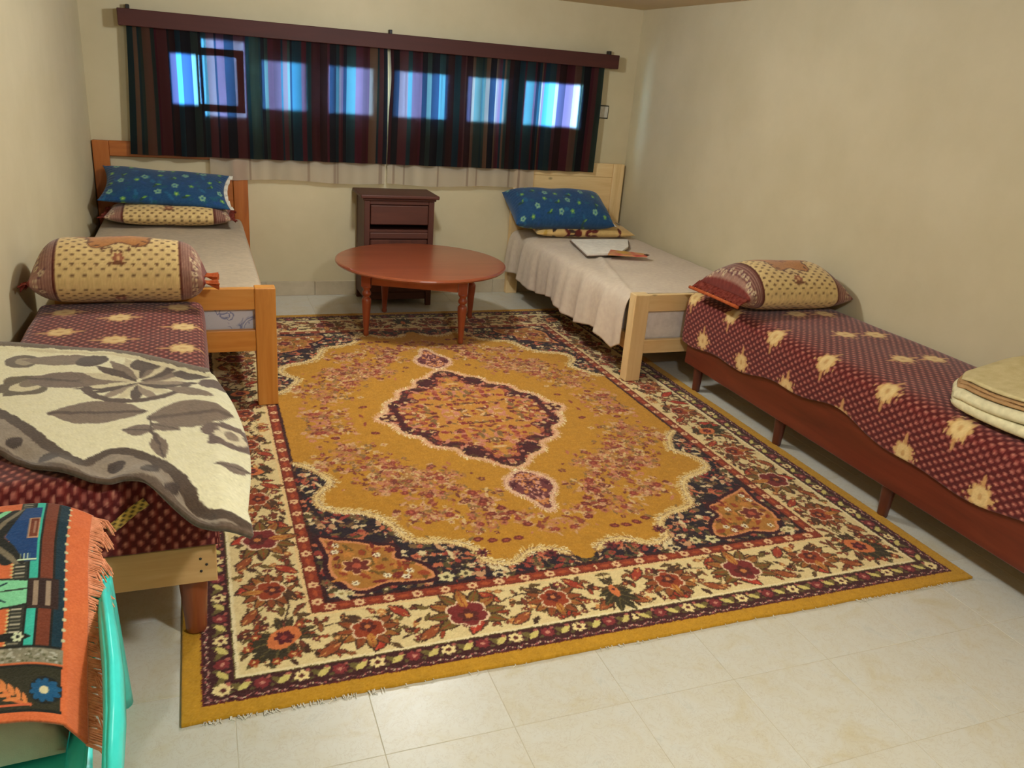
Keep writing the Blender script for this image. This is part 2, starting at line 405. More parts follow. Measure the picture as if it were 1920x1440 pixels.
# windows: thin dark frame and pane in every opening, an open inner leaf in the first
for n, (a, b) in enumerate(OPEN):
    w = struct(bpy.data.objects.new('window_%d' % (n + 1), None)); COL.objects.link(w); w.location = ((a + b) / 2, 6.0, Z0)
    t = 0.014; bays = [(a, b, Z0, Z1)] + ([(XA, XB, ZA, ZB)] if n == 0 else [])
    for a, b, za, zb in bays:
        bm = bmesh.new()
        for bx in ((a, a + t, 6.0, 6.03, za, zb), (b - t, b, 6.0, 6.03, za, zb), (a + t, b - t, 6.0, 6.03, za, za + t), (a + t, b - t, 6.0, 6.03, zb - t, zb)): box(bm, *bx, bev=0.001)
        bm_obj('window_frame', bm, M_dplas, w)
        box_obj('pane', (a + t, b - t, 6.012, 6.016, za + t, zb - t), M_grass, w, bev=0)
    if n == 0:
        bm = bmesh.new(); t = 0.045
        A, B, C0, C1 = 0.03, 0.325, 1.25, 1.635
        for bx in ((B - t, B, 5.915, 5.945, C0, C1), (A, A + 0.012, 5.915, 5.945, C0, C1), (A + 0.012, B - t, 5.915, 5.945, C0, C0 + t), (A + 0.012, B - t, 5.915, 5.945, C1 - t, C1)): box(bm, *bx, bev=0.002)
        bm_obj('casement_leaf', bm, M_dplas, w)
        box_obj('pane', (A + 0.012, B - t, 5.928, 5.932, C0 + t, C1 - t), M_grass, w, bev=0)

# ================================================================== RUG
CR = (222, 200, 146); CRW = (232, 216, 172); GOLD = (184, 131, 40); MAR = (66, 30, 32); RUST = (148, 62, 34); DKB = (70, 44, 30)
OLV = (112, 92, 46); RED = (164, 50, 34); NAVY = (40, 30, 40); PINK = (196, 128, 104); SAL = (210, 132, 78); ROSE = (128, 44, 38); MAU = (120, 66, 70)
RX0, RX1, RY0, RY1 = -0.115, 2.60, 1.772, 5.405
HX, HY = (RX1 - RX0) / 2, (RY1 - RY0) / 2
cv = Canvas(0, 0, HX + 0.01, HY + 0.01, 0.002, (186, 138, 36))
jj, ii = np.mgrid[0:cv.H, 0:cv.W]; EX, EY = (ii + .5) * cv.res, (jj + .5) * cv.res; MM = np.minimum(EX, EY); AL = np.maximum(EX, EY)
def band(a, b, c): cv.a[(MM >= a) & (MM < b)] = c
band(0.05, 0.136, MAR); band(0.05, 0.055, (92, 26, 30)); band(0.134, 0.138, (96, 84, 40)); band(0.138, 0.148, CRW); band(0.148, 0.36, CR)
band(0.36, 0.372, (228, 196, 140)); band(0.372, 0.376, (96, 40, 26)); band(0.376, 0.416, (134, 52, 32)); band(0.416, 0.43, (60, 26, 26)); band(0.43, 9, GOLD)
rr = np.random.RandomState(5)
def both(f, s, m):   # a motif at distance s along and m across, on the short side and the long side
    if s < HX + 0.03: f(s, m, 0)
    if s < HY + 0.03: f(m, s, 1)
# outer guard: pink squiggle, rosettes and yellow-green leaves
for k in range(260):
    s = 0.06 + k * 0.0075
    both(lambda x, y, d: cv.ell(x, y, 0.0036, 0.0026, rr.uniform(0, 3), [(206, 150, 140), (222, 196, 160), (170, 90, 90)][k % 3]), s, 0.064 + 0.005 * math.sin(k * 0.9))
k = 0; s = 0.098
while s < HY + 0.03:
    q = k % 4
    if q == 0: both(lambda x, y, d: cv.flower(x, y, 0.024, 6, (232, 210, 150), (92, 40, 34), 0.3, 1, 0.35), s, 0.104)
    elif q == 2: both(lambda x, y, d: cv.flower(x, y, 0.023, 8, (128, 48, 50), (196, 130, 110), 0.1, 1, 0.25), s, 0.104)
    else:
        def lf(x, y, d):
            for sg in (-1, 1):
                r = 0.7 * sg + (PI / 2 if d else 0)
                cv.leaf(x + (0 if d else sg * .008), y + (sg * .008 if d else 0), 0.026, 0.011, r, (206, 190, 112) if sg > 0 else (110, 96, 52))
        both(lf, s, 0.104)
    both(lambda x, y, d: cv.ell(x, y, 0.008, 0.006, 0.4, (92, 80, 46)), s + 0.027, 0.088)
    both(lambda x, y, d: cv.ell(x, y, 0.007, 0.006, 0.4, (172, 96, 84)), s + 0.02, 0.122)
    s += 0.053; k += 1
# main border
def vine(P, w=0.005, c=DKB): cv.line(smooth(P, 2), w, c)
def along(d, s, m): return (s, m) if d == 0 else (m, s)
def palmette(x, y, r, d, style, flip=1):
    cols = [((138, 78, 40), RUST, (196, 120, 70)), ((116, 92, 44), (120, 42, 40), (190, 122, 66)), ((70, 56, 34), (196, 104, 56), (92, 34, 30))][style]
    base = -PI / 2 if d == 0 else PI
    if flip < 0: base += PI
    for t in np.linspace(-2.1, 2.1, 9):
        rot = base + t; cv.leaf(x + math.cos(rot) * r * .62, y + math.sin(rot) * r * .62, r * .5, r * .2, rot, DKB)
        cv.leaf(x + math.cos(rot) * r * .62, y + math.sin(rot) * r * .62, r * .44, r * .145, rot, cols[0] if int(t * 10) % 2 else (156, 104, 50), RUST)
    cv.flower(x, y, r * .62, 6, (226, 196, 160), None, base, 1, 0.2)
    cv.flower(x, y, r * .55, 6, cols[1], None, base, 1, 0.2)
    cv.flower(x - math.cos(base) * r * .12, y - math.sin(base) * r * .12, r * .3, 5, (84, 34, 30), cols[2], base)
    cv.leaf(x + math.cos(base) * r * .5, y + math.sin(base) * r * .5, r * .3, r * .14, base, (190, 130, 60), RUST)
def flame(x, y, r, rot):
    for t, l in ((-.9, .8), (-.45, 1.05), (0, 1.2), (.45, 1.05), (.9, .8)):
        cv.leaf(x + math.cos(rot + t) * r * .55 * l, y + math.sin(rot + t) * r * .55 * l, r * .62 * l, r * .2, rot + t, (56, 48, 32), (96, 84, 48))
    for t in (2.2, 2.7, 3.14, 3.6, 4.1):
        cv.leaf(x + math.cos(rot + t) * r * .5, y + math.sin(rot + t) * r * .5, r * .42, r * .1, rot + t, (64, 52, 36), OLV)
    cv.ell(x, y, r * .5, r * .36, rot, (206, 116, 66)); cv.flower(x, y, r * .27, 6, (86, 28, 34), (150, 60, 50))
STY = [(0.28, 9), (0.525, 0), (0.84, 1), (1.14, 0), (1.378, 8), (1.64, 0)]
for d in (0, 1):
    Lm = HX if d == 0 else HY
    vine([along(d, s, 0.255 + 0.055 * math.sin((s - 0.3) * 2 * PI / 0.6)) for s in np.arange(0.2, Lm + 0.05, 0.03)])
    vine([along(d, s, 0.255 - 0.06 * math.sin((s - 0.3) * 2 * PI / 0.31)) for s in np.arange(0.2, Lm + 0.05, 0.02)], 0.004, OLV)
    for k in range(int(Lm / 0.006)):   # small leaves and buds fill the ground
        s = 0.16 + k * 0.006; 
        if s > Lm + .02: break
        m = rr.uniform(0.162, 0.35); x, y = along(d, s, m)
        if d == 1 and s < 0.2: continue
        R_, q_, c_q = rr.uniform(0.012, 0.028), rr.uniform(0, 6.28), [DKB, OLV, RUST, (120, 60, 40), (96, 72, 40), (140, 84, 48)][rr.randint(6)]
        cv.leaf(x, y, R_, R_ * .38, q_, DKB); cv.leaf(x, y, R_ * .85, R_ * .26, q_, c_q)
        if k % 2: cv.leaf(x + R_ * .4 * math.cos(q_), y + R_ * .4 * math.sin(q_), R_ * .7, R_ * .2, q_ + 1.0, c_q)
        if k % 5 == 0: cv.flower(x, y, rr.uniform(.009, .015), 5, [(150, 66, 42), (186, 122, 70), (112, 48, 42)][rr.randint(3)], (216, 176, 110), q_)
    s0 = 0.40
    while s0 < Lm:
        for ds, m, L_, c, rt_ in ((0.0, 0.19, .05, (150, 78, 42), .6), (0.09, 0.315, .045, (80, 54, 36), -.5), (0.155, 0.20, .062, (168, 56, 38), 1.0), (0.235, 0.32, .05, (160, 60, 40), -.9), (0.2, .26, .03, (140, 66, 44), 2)):
            x, y = along(d, s0 + ds, m); r_ = rt_ if d == 0 else PI / 2 - rt_
            if s0 + ds < Lm + .03:
                cv.leaf(x, y, L_, L_ * .42, r_, DKB); cv.leaf(x, y, L_ * .88, L_ * .32, r_, c, (206, 150, 90) if ds != 0.155 else (206, 84, 60))
                for e in (-.5, .5): cv.leaf(x, y, L_ * .6, L_ * .16, r_ + e, c)
        for ds, m in ((0.06, 0.24), (0.18, 0.33), (0.27, 0.18), (0.12, 0.27)):
            x, y = along(d, s0 + ds, m)
            if s0 + ds < Lm + .03: cv.flower(x, y, 0.018, 6, [(160, 70, 44), (196, 130, 70), (120, 46, 44)][rr.randint(3)], (226, 190, 120), rr.uniform(0, 3))
        s0 += 0.30
    for s, st in STY:
        x, y = along(d, s, 0.258)
        if s > Lm + 0.05: continue
        if st == 0: palmette(x, y, 0.090, d, 0, 1)
        elif st == 1: palmette(x, y - (0.0 if d else 0), 0.118, d, 1, -1)
        elif st == 8: flame(x, y, 0.095, -PI / 2 - .4 if d == 0 else PI - .4)
flame(0.28, 0.28, 0.115, -3 * PI / 4)
for dx, dy in ((.19, .19), (.2, .3), (.3, .2), (.175, .25), (.25, .18), (.33, .33)):
    cv.flower(dx, dy, 0.017, 6, RUST, (226, 190, 120))
# inner guard rosettes
k = 0; s = 0.43
while s < HY + 0.02:
    both(lambda x, y, d: cv.flower(x, y, 0.019, 6, (228, 188, 140), (140, 60, 40), 0.5, 1, 0.25), s, 0.396)
    both(lambda x, y, d: cv.leaf(x, y, 0.02, 0.008, 0.0 if d == 0 else PI / 2, (170, 78, 44), (96, 34, 26)), s + 0.047, 0.396)
    s += 0.094
# field: corner spandrel
EDGE = [(.43, 1.42), (.50, 1.35), (.55, 1.25), (.56, 1.20), (.50, 1.15), (.475, 1.08), (.49, 1.01), (.56, .97), (.64, .95), (.70, .89), (.735, .80), (.75, .73), (.80, .70), (.88, .685), (.95, .645), (.985, .59), (.98, .535), (1.02, .50), (1.08, .485), (1.13, .52), (1.17, .555), (1.24, .55), (1.30, .50), (1.36, .43)]
cv.poly(EDGE + [(1.36, .43), (.43, .43)], NAVY)
SPM = cv.inside(EX, EY, EDGE + [(.43, .43)])
CART = smooth([(.455, .80), (.50, .77), (.55, .755), (.60, .73), (.64, .70), (.695, .695), (.69, .65), (.68, .61), (.73, .585), (.77, .545), (.795, .49), (.78, .468), (.70, .475), (.63, .487), (.59, .47), (.55, .455), (.51, .475), (.50, .51), (.465, .55), (.46, .61), (.475, .67), (.47, .73), (.455, .80)], 2)
CTM = cv.inside(EX, EY, CART)
def blossoms(n, mask, rmin, rmax, pal, seed, nmask=None):
    r = np.random.RandomState(seed); J, I = np.nonzero(mask if nmask is None else mask & ~nmask)
    for k in range(n):
        q = r.randint(len(J)); x, y = EX[J[q], I[q]], EY[J[q], I[q]]
        c = pal[r.randint(len(pal))]; R = r.uniform(rmin, rmax); t = r.randint(3)
        if t == 0: cv.flower(x, y, R, r.randint(4, 8), c, pal[r.randint(len(pal))], r.uniform(0, 3))
        elif t == 1: cv.leaf(x, y, R * 1.5, R * .5, r.uniform(0, 6), c)
        else: cv.ell(x, y, R, R * .65, r.uniform(0, 3), c)
blossoms(760, SPM, 0.008, 0.021, [(84, 74, 44), (196, 150, 110), (188, 104, 72), (150, 60, 50), (216, 196, 150), (56, 34, 36), (120, 92, 60), (34, 28, 34), (44, 30, 36)], 3)
cv.line(CART, 0.05, (58, 20, 30)); cv.poly(CART, (170, 116, 50)); cv.line(CART, 0.012, (208, 138, 90))
blossoms(60, CTM, 0.009, 0.022, [(150, 66, 36), (112, 84, 36), (196, 130, 60), (120, 44, 36)], 8)
cv.flower(.55, .60, .055, 6, (226, 180, 130), None, .4); cv.flower(.55, .60, .047, 6, (110, 44, 36), (176, 84, 60), .4)
for a, b in ((.49, .70), (.50, .74), (.64, .52), (.70, .50), (.72, .53), (.63, .65), (.53, .50)): cv.flower(a, b, 0.015, 6, (232, 220, 186), (80, 34, 34))
cv.flower(.475, .455, .024, 7, (222, 208, 160), (150, 130, 80)); cv.flower(.50, .452, .018, 7, (214, 198, 146), (150, 130, 80))
cv.flower(.83, .465, .03, 5, (214, 202, 150), (70, 60, 40)); cv.flower(.90, .47, .024, 6, (206, 192, 140), (70, 60, 40))
def feather(P, out, width, c, c2, seed, step=0.010):
    Q = resample(smooth(P, 1), step); r = np.random.RandomState(seed)
    cv.line(Q, width, c2); 
    for a, b in zip(Q, Q[1:]):
        t = math.atan2(b[1] - a[1], b[0] - a[0]); l = width * r.uniform(.8, 1.5)
        for sg, ll in ((out, 1.0), (-out, .55)):
            an = t + sg * 0.85
            cv.line([a, (a[0] + math.cos(an) * l * ll, a[1] + math.sin(an) * l * ll)], 0.0048, c if r.rand() < .7 else (238, 224, 180))
    cv.line(Q, width * .3, c)
feather(EDGE[:-1], 1, 0.034, (224, 198, 136), (150, 108, 66), 4)
# medallion with pendant
def cen(P): return [(HX - a, HY - b) for a, b in P]
MED = [(.50, 0), (.47, .05), (.42, .085), (.425, .13), (.405, .20), (.35, .235), (.325, .26), (.33, .31), (.295, .36), (.24, .38), (.20, .40), (.205, .45), (.17, .50), (.115, .515), (.09, .55), (.06, .60), (.0, .635)]
IN_ = [(a * (.80 - .08 * math.cos(b * 26)), b * (.79 - .05 * math.cos(b * 26))) for a, b in MED]
mm = cv.inside(EX, EY, cen(MED + [(0, 0)])); mi = cv.inside(EX, EY, cen(IN_ + [(0, 0)]))
cv.poly(cen(MED + [(0, 0)]), (72, 26, 32))
blossoms(230, mm, 0.008, 0.019, [(196, 128, 104), (120, 46, 44), (206, 170, 120), (92, 66, 44), (56, 26, 34), (150, 70, 50)], 12)
cv.poly(cen(IN_ + [(0, 0)]), (192, 134, 56)); cv.line(cen(IN_), 0.012, (110, 40, 40))
blossoms(150, mi, 0.009, 0.024, [(196, 128, 104), (150, 60, 50), (210, 170, 120), (128, 96, 56), (176, 96, 66), (110, 44, 40)], 13)
feather(cen(MED), -1, 0.026, (220, 176, 136), (196, 140, 96), 6)
PEN = [(0, .655), (.04, .675), (.085, .72), (.105, .77), (.10, .83), (.065, .88), (.035, .93), (.03, .985), (0, 1.015)]
pm = cv.inside(EX, EY, cen(PEN + [(0, .655)])); cv.poly(cen(PEN + [(0, .655)]), (112, 56, 58))
blossoms(60, pm, 0.008, 0.016, [(206, 150, 130), (80, 30, 40), (200, 130, 70)], 14)
feather(cen(PEN), -1, 0.02, (222, 184, 150), (186, 132, 104), 7)
# rose sprays
r = np.random.RandomState(21)
SPR = [(.74, .10, .10, 60), (.68, .32, .10, 64), (.60, .50, .11, 80), (.47, .63, .13, 120), (.36, .69, .10, 70), (.60, .66, .09, 50), (.50, .93, .10, 70), (.24, .86, .08, 46), (.25, .97, .07, 44), (.14, 1.03, .06, 30), (.30, 1.06, .07, 26), (.78, .42, .07, 34), (.70, -.06, .07, 30), (.05, 1.12, .06, 22), (.44, .78, .06, 26)]
PALS = [(200, 154, 112), (176, 104, 76), (142, 68, 50), (206, 172, 120), (136, 104, 60), (118, 58, 46), (192, 126, 98), (168, 118, 62), (190, 132, 76)]
for a, b, sg, n in SPR:
    for k in range(int(n * 1.5)):
        x = HX - a + r.normal(0, sg * .62); y = HY - b + r.normal(0, sg * .5)
        if not (0.44 < x and 0.44 < y) or SPM[min(int(y / .002), cv.H - 1), min(int(x / .002), cv.W - 1)]: continue
        R = r.uniform(.008, .020); c = PALS[r.randint(len(PALS))]
        if r.rand() < .45: cv.leaf(x, y, R * 1.4, R * .45, r.uniform(0, 6), c)
        else: cv.flower(x, y, R, r.randint(4, 7), c, PALS[r.randint(len(PALS))], r.uniform(0, 3))
    for k in range(max(1, n // 26)):
        x = HX - a + r.normal(0, sg * .5); y = HY - b + r.normal(0, sg * .45); R = r.uniform(.014, .022)
        if SPM[min(int(max(y, 0) / .002), cv.H - 1), min(int(max(x, 0) / .002), cv.W - 1)]: continue
        cv.flower(x, y, R * 1.25, 7, (176, 104, 66), None); cv.flower(x, y, R, 5, (138, 58, 46), (180, 92, 72), r.uniform(0, 3), 1, .2)
for a, b in ((.24, .88), (.19, .95), (.24, .985), (.16, .99), (.20, 1.03), (.53, .16), (.72, .18), (.13, 1.09), (.35, 1.15), (.30, 1.17), (.25, 1.18), (.20, 1.175)):
    cv.ell(HX - a, HY - b, .021, .015, r.uniform(-.4, .4), (116, 46, 38)); cv.ell(HX - a, HY - b, .008, .005, 0, (164, 84, 66))
for a, b in ((.36, 1.24), (.12, 1.3)): cv.flower(HX - a, HY - b, .03, 8, (104, 34, 40), (60, 24, 30), .2, 1, .7)
cv.grain(7, 2)
# mesh: finer towards the front edge
nx = 720
xs = np.linspace(RX0, RX1, nx)
ys = [RY0]
while ys[-1] < RY1: ys.append(ys[-1] + 0.0034 + 0.0016 * (ys[-1] - RY0))
ys = np.array(ys); ys *= 1; ys[-1] = RY1
X, Y = np.meshgrid(xs, ys)
jr = np.random.RandomState(31)      # hand-knotted unevenness of the drawing
jx = 0.0026 * snoise(X, Y, 51, 9, 16) + 0.0022 * snoise(X, Y, 52, 9, 45) + jr.normal(0, .0012, X.shape); jy = 0.0026 * snoise(X, Y, 53, 9, 16) + 0.0022 * snoise(X, Y, 54, 9, 45) + jr.normal(0, .0012, X.shape)
C = cv.sample(np.abs(np.minimum(X - RX0, RX1 - X) + jx), np.abs(np.minimum(Y - RY0, RY1 - Y) + jy))
edge = np.clip(1 - (Y - RY0) / 0.06, 0, 1)
Yw = Y + edge * (0.004 * snoise(X, Y * 0, 3, 6, 1.4) + 0.0025 * snoise(X, Y * 0, 4, 6, 9))
Z = 0.0095 + 0.0012 * snoise(X, Y, 9, 8, 1.3) + 0.0006 * np.random.RandomState(1).normal(0, 1, X.shape).clip(-1, 1)
rug = grid_obj('area_rug', np.stack([X, Yw, Z], -1), C, M_rug, skirt=0.0005)
bm = bmesh.new(); rf = random.Random(9)
for k in range(150):
    x = rf.choice([rf.uniform(-.06, .38), rf.uniform(-.06, 2.5), rf.uniform(2.05, 2.5)])
    tube(bm, [(x, RY0 + .004, .005), (x + rf.uniform(-.004, .004), RY0 - rf.uniform(.004, .009), .004), (x + rf.uniform(-.01, .01), RY0 - rf.uniform(.008, .016), .0025)], [.0016, .0014, .001], 4)
fr_ = bm_obj('fringe', bm, M_lace, rug); fr_['kind'] = 'stuff'
tag(rug, 'large gold Persian-style rug with cream floral border and dark central medallion on tiled floor', 'rug')

# ================================================================== BEDS
def bed(label, x0, x1, yf, yh, topz, railtop, raillow, mat_x, mat_z, mat_y, hb, hbx, hbz, mattz, matt_cols, sheet_fn, legd=0.07):
    b = thing('single_bed', label, 'bed', ((x0 + x1) / 2, (yf + yh) / 2, 0))
    for xx in (x0, x1 - 0.095):
        box_obj('foot_post', (xx, xx + 0.095, yf, yf + legd, 0.0115 if yf < 5.3 and xx > -0.15 and xx < 2.5 else 0.0, topz), mat_z, b, 0.005, 2)
    box_obj('foot_rail', (x0 + 0.095, x1 - 0.095, yf + 0.008, yf + 0.04, railtop, topz - 0.002), mat_x, b, 0.004, 2)
    box_obj('foot_rail', (x0 + 0.095, x1 - 0.095, yf + 0.008, yf + 0.04, raillow[0], raillow[1]), mat_x, b, 0.004, 2)
    for xx in (x0 + 0.012, x1 - 0.047):
        box_obj('side_rail', (xx, xx + 0.035, yf + legd, yh - 0.05, raillow[0] + 0.01, raillow[1] + 0.02), mat_y, b, 0.003)
    for xx in (x0 - 0.005, x1 - 0.09):
        box_obj('head_post', (xx, xx + 0.095, yh - 0.05, yh - 0.005, 0.0, hbz), hb[1], b, 0.005, 2)
    for za, zb in hbx: box_obj('headboard_rail', (x0 + 0.09, x1 - 0.09, yh - 0.04, yh - 0.012, za, zb), hb[0], b, 0.003)
    for k in range(9):
        yy = yf + 0.15 + k * (yh - yf - 0.35) / 8
        box_obj('bed_slat', (x0 + 0.05, x1 - 0.05, yy, yy + 0.07, raillow[0] + 0.035, raillow[0] + 0.053), mat_x, b, 0.002)
    return b
# orange bed by the left wall
bedL = bed('orange pine single bed with grey sheet and open headboard behind the blanket-covered couch', -0.605, 0.315, 3.85, YB, 0.60, 0.495, (0.29, 0.395), M_oak, M_oakz, M_oak,
           (M_oakdx, M_oakd), [(0.945, 1.04), (0.60, 0.845)], 1.04, 0.56, None, None)
bedR = bed('pale pine single bed with panelled headboard and rumpled beige sheet beside the right-hand wall'.replace('right-hand ', 'bare '), 2.25, 3.17, 3.87, YB, 0.525, 0.425, (0.175, 0.255), M_pine, M_pinez, M_piney,
           (M_pine, M_pinez), [(0.925, 1.03), (0.40, 0.60)], 1.03, 0.50, None, None)
box_obj('headboard_panel', (2.34, 3.08, YB - 0.035, YB - 0.02, 0.60, 0.925), M_pine, bedR, 0.002)
# mattresses and sheets
def mattress(name, label, b, fn, parent=None):
    x0, x1, y0, y1, z0, z1 = b
    bm = bmesh.new(); box(bm, x0, x1, y0, y1, z0, z1, 0.035, 4); o = bm_obj(name, bm, fn, None, True); return tag(o, label, 'mattress')
def print_mat():
    m, nt, b = new_mat('blue_white_ticking'); v = coords(nt, (1, 1, 1))
    f = noise(nt, v, 16, 3, 0.5, 1.2)
    col = ramp(nt, f, [(0.56, (206, 208, 218)), (0.62, (120, 130, 176)), (0.68, (208, 210, 218))])
    nt.links.new(col, b.inputs['Base Color']); b.inputs['Roughness'].default_value = 0.9; return m
mattress('mattress', 'white mattress with blue print inside orange pine bed frame', (-0.56, 0.25, 3.895, 5.88, 0.345, 0.545), print_mat())
mattress('mattress', 'plain white mattress inside pale pine bed frame', (2.30, 3.13, 3.915, 5.89, 0.23, 0.485), plain('white_ticking', (220, 212, 206), 0.9))
def drape(name, label, prof, y0, y1, nyy, colr, zwig, parent=None, nfold=0, seed=1, fold_from=None, extra=None):
    """cloth swept along y over a cross-section [(x,z)...]"""
    Q = np.array(resample(smooth(prof, 2), 0.012)); n = len(Q)
    d = np.concatenate([[0], np.cumsum(np.hypot(*(Q[1:] - Q[:-1]).T))])
    yv = np.linspace(y0, y1, nyy); D, Yg = np.meshgrid(d, yv); Xg = np.tile(Q[:, 0], (nyy, 1)); Zg = np.tile(Q[:, 1], (nyy, 1))
    if extra is not None: Xg, Yg, Zg = extra(Xg, Yg, Zg, D, d[-1])
    Zg = Zg + zwig * snoise(Xg, Yg, seed, 9, 2.2)
    C = np.empty(Xg.shape + (3,)); C[:] = colr; C += (5 * snoise(Xg + Zg, Yg, seed + 3, 7, 4))[..., None]
    o = grid_obj(name, np.stack([Xg, Yg, Zg], -1), C, M_sheet, parent, thick=0.004); return o
o = drape('bed_sheet', '', [(-0.585, 0.42), (-0.59, 0.55), (-0.55, 0.563), (-0.2, 0.566), (0.22, 0.564), (0.275, 0.55), (0.28, 0.42)], 3.90, 5.88, 120, (176, 160, 138), 0.004, seed=4)
tag(o, 'smooth grey-beige sheet spread over the mattress of the orange pine bed', 'bed sheet')
def rb(Xg, Yg, Zg, D, L):
    hang = np.clip((D - (L - 0.34)) / 0.34, 0, 1)
    t = (Yg - 3.93) / 1.95
    fold = 0.020 * np.sin(Yg * 15 + 2.2 * np.sin(Yg * 4.3)) + 0.007 * np.sin(Yg * 37 + 1) + 0.004 * np.sin(Yg * 61)
    Xg = Xg + hang * (fold - 0.014)
    hem = 0.02 * np.sin(Yg * 9 + 1) + 0.05 * np.clip(1 - (Yg - 3.93) / 0.12, 0, 1) - 0.03 * np.exp(-((Yg - 4.05) / 0.08) ** 2)
    Zg = Zg + hang * hem + 0.006 * snoise(Xg, Yg, 31, 8, 3) * (1 - hang)
    # diagonal pulled crease near the foot
    Zg = Zg + 0.012 * np.exp(-((Xg - 2.27 - (Yg - 4.0) * 0.28) / 0.02) ** 2) * (Yg < 4.9) * (hang < 0.05)
    return Xg, Yg, Zg
o = drape('bed_sheet', '', [(3.165, 0.40), (3.165, 0.50), (3.13, 0.512), (2.8, 0.514), (2.34, 0.512), (2.262, 0.50), (2.236, 0.45), (2.226, 0.36), (2.222, 0.195)], 3.945, 5.86, 260, (206, 190, 172), 0.003, seed=8, extra=rb)
tag(o, 'rumpled beige sheet hanging in folds over the edge of the pale pine bed', 'bed sheet')

# ================================================================== COUCH BEDS WITH RED COVERS
def star(cv, x, y, r, rot=0):
    cv.flower(x, y, r * .62, 8, (206, 166, 106), None, rot, 1, .3)
    for k in range(26):
        a = rnd.uniform(0, 6.28); q = r * rnd.uniform(.4, .85); cv.ell(x + math.cos(a) * q * .8, y + math.sin(a) * q, .005, .004, 0, (212, 170, 112))
    for sg in (-1, 1): cv.leaf(x + sg * r * .7, y, r * .4, r * .10, 0, (196, 146, 92))
    cv.ell(x, y, r * .46, r * .40, 0, (220, 190, 132)); cv.ell(x, y, r * .16, r * .10, 0, (200, 156, 100))
def cover_canvas(w, l, stars, seed):
    cv = Canvas(0, 0, w, l, 0.003, (84, 20, 20))
    px, py = 0.034, 0.042; j = 0; y = 0.01
    while y < l:
        x = 0.008 + (px / 2 if j % 2 else 0)
        while x < w:
            cv.ell(x, y, .0066, .0098, 0, (160, 88, 78)); cv.ell(x, y + .002, .0034, .005, 0, (196, 130, 108)); x += px
        y += py / 2; j += 1
    x = 0.0; k = 0
    while x < w: cv.line([(x, 0), (x, l)], .004, (120, 34, 26), .6); x += px
    for x, y in stars: star(cv, x, y, .085)
    cv.grain(6, seed); return cv
def couch_cover(name, prof, y0, y1, end0, end1, hem, cv, seed, parent, dy=0.0048):
    """prof: unrolled cross-section; end0/end1: cover turns down over that end to hem height"""
    Q = np.array(resample(smooth(prof, 3), 0.0048)); d = np.concatenate([[0], np.cumsum(np.hypot(*(Q[1:] - Q[:-1]).T))])
    rows = []; R = 0.05
    def bodyrow(y, drop, down):
        x = Q[:, 0].copy(); z = Q[:, 1].copy(); return x, np.full(len(x), y), z, drop, down
    seq = []
    if end0 is not None:
        Lz = 0.55 - R - end0
        for t in np.arange(0, Lz, dy): seq.append((y0, R + Lz - t))
        for a in np.linspace(0, PI / 2, 9)[1:-1]: seq.append((y0 + R * (1 - math.cos(a)), R * (1 - math.sin(a))))
    yy = y0 + (R if end0 is not None else 0)
    while yy < y1 - (R if end1 is not None else 0): seq.append((yy, 0)); yy += dy
    if end1 is not None:
        Lz = 0.55 - R - end1
        for a in np.linspace(0, PI / 2, 9)[1:]: seq.append((y1 - R * (1 - math.sin(a)), R * (1 - math.cos(a))))
        for t in np.arange(dy, Lz, dy): seq.append((y1, R + t))
    P = []; V = []; v = 0; py_, pd = seq[0]
    zt = Q[:, 1].max()
    for y, drop in seq:
        v += math.hypot(y - py_, drop - pd); py_, pd = y, drop
        x = Q[:, 0].copy(); z = np.minimum(Q[:, 1], zt - drop)
        h = hem(y)
        lo = (Q[:, 1] < 0.5); z = np.where(lo, np.maximum(z, h), z)
        x = x + 0.005 * snoise(x, np.full(len(x), y), seed, 6, 2.0); z = z + (0.006 if drop == 0 else .002) * snoise(x, np.full(len(x), y), seed + 1, 7, 1.8)
        P.append(np.stack([x, np.full(len(x), y) + (0.006 * snoise(x, z, seed + 5, 5, 2) if drop > 0 else 0), z], -1)); V.append(v)
    P = np.array(P); D, VV = np.meshgrid(d, np.array(V)); C = cv.sample(D, VV)
    return grid_obj(name, P, C, M_cover, parent, thick=0.006)
# right couch
cR = thing('couch_bed', 'long low mahogany-railed couch bed with star-patterned red cover beside the bare wall', 'couch', (2.87, 2.6, 0))
def legs(parent, spots, mat, top, r0, r1):
    for x, y, zb in spots:
        bm = bmesh.new(); lathe(bm, x, y, [(r1 * .9, zb), (r1, zb + .008), (r1 * 1.02, zb + .03), ((r0 + r1) / 2, (zb + top) / 2), (r0, top - .03), (r0 * 1.05, top)], 16); bm_obj('leg', bm, mat, parent, True)
legs(cR, [(2.615, 3.69, 0), (2.615, 2.95, 0), (2.615, 2.24, 0), (2.615, 1.53, 0), (3.12, 3.69, 0), (3.12, 2.6, 0), (3.12, 1.53, 0)], M_mahoz, 0.165, 0.029, 0.022)
box_obj('front_rail', (2.567, 2.60, 1.47, 3.775, 0.15, 0.385), M_maho, cR, 0.004)
box_obj('back_rail', (3.14, 3.175, 1.47, 3.775, 0.15, 0.385), M_maho, cR, 0.004)
box_obj('end_rail', (2.60, 3.14, 3.742, 3.775, 0.15, 0.385), M_maho, cR, 0.004)
box_obj('end_rail', (2.60, 3.14, 1.47, 1.503, 0.15, 0.385), M_maho, cR, 0.004)
box_obj('base_board', (2.60, 3.14, 1.503, 3.742, 0.20, 0.22), M_plank, cR, 0)
mt = box_obj('foam_mattress', (2.585, 3.165, 1.49, 3.765, 0.386, 0.535), plain('foam', (150, 60, 50), .95), cR, 0.04, 3)
starsR = []
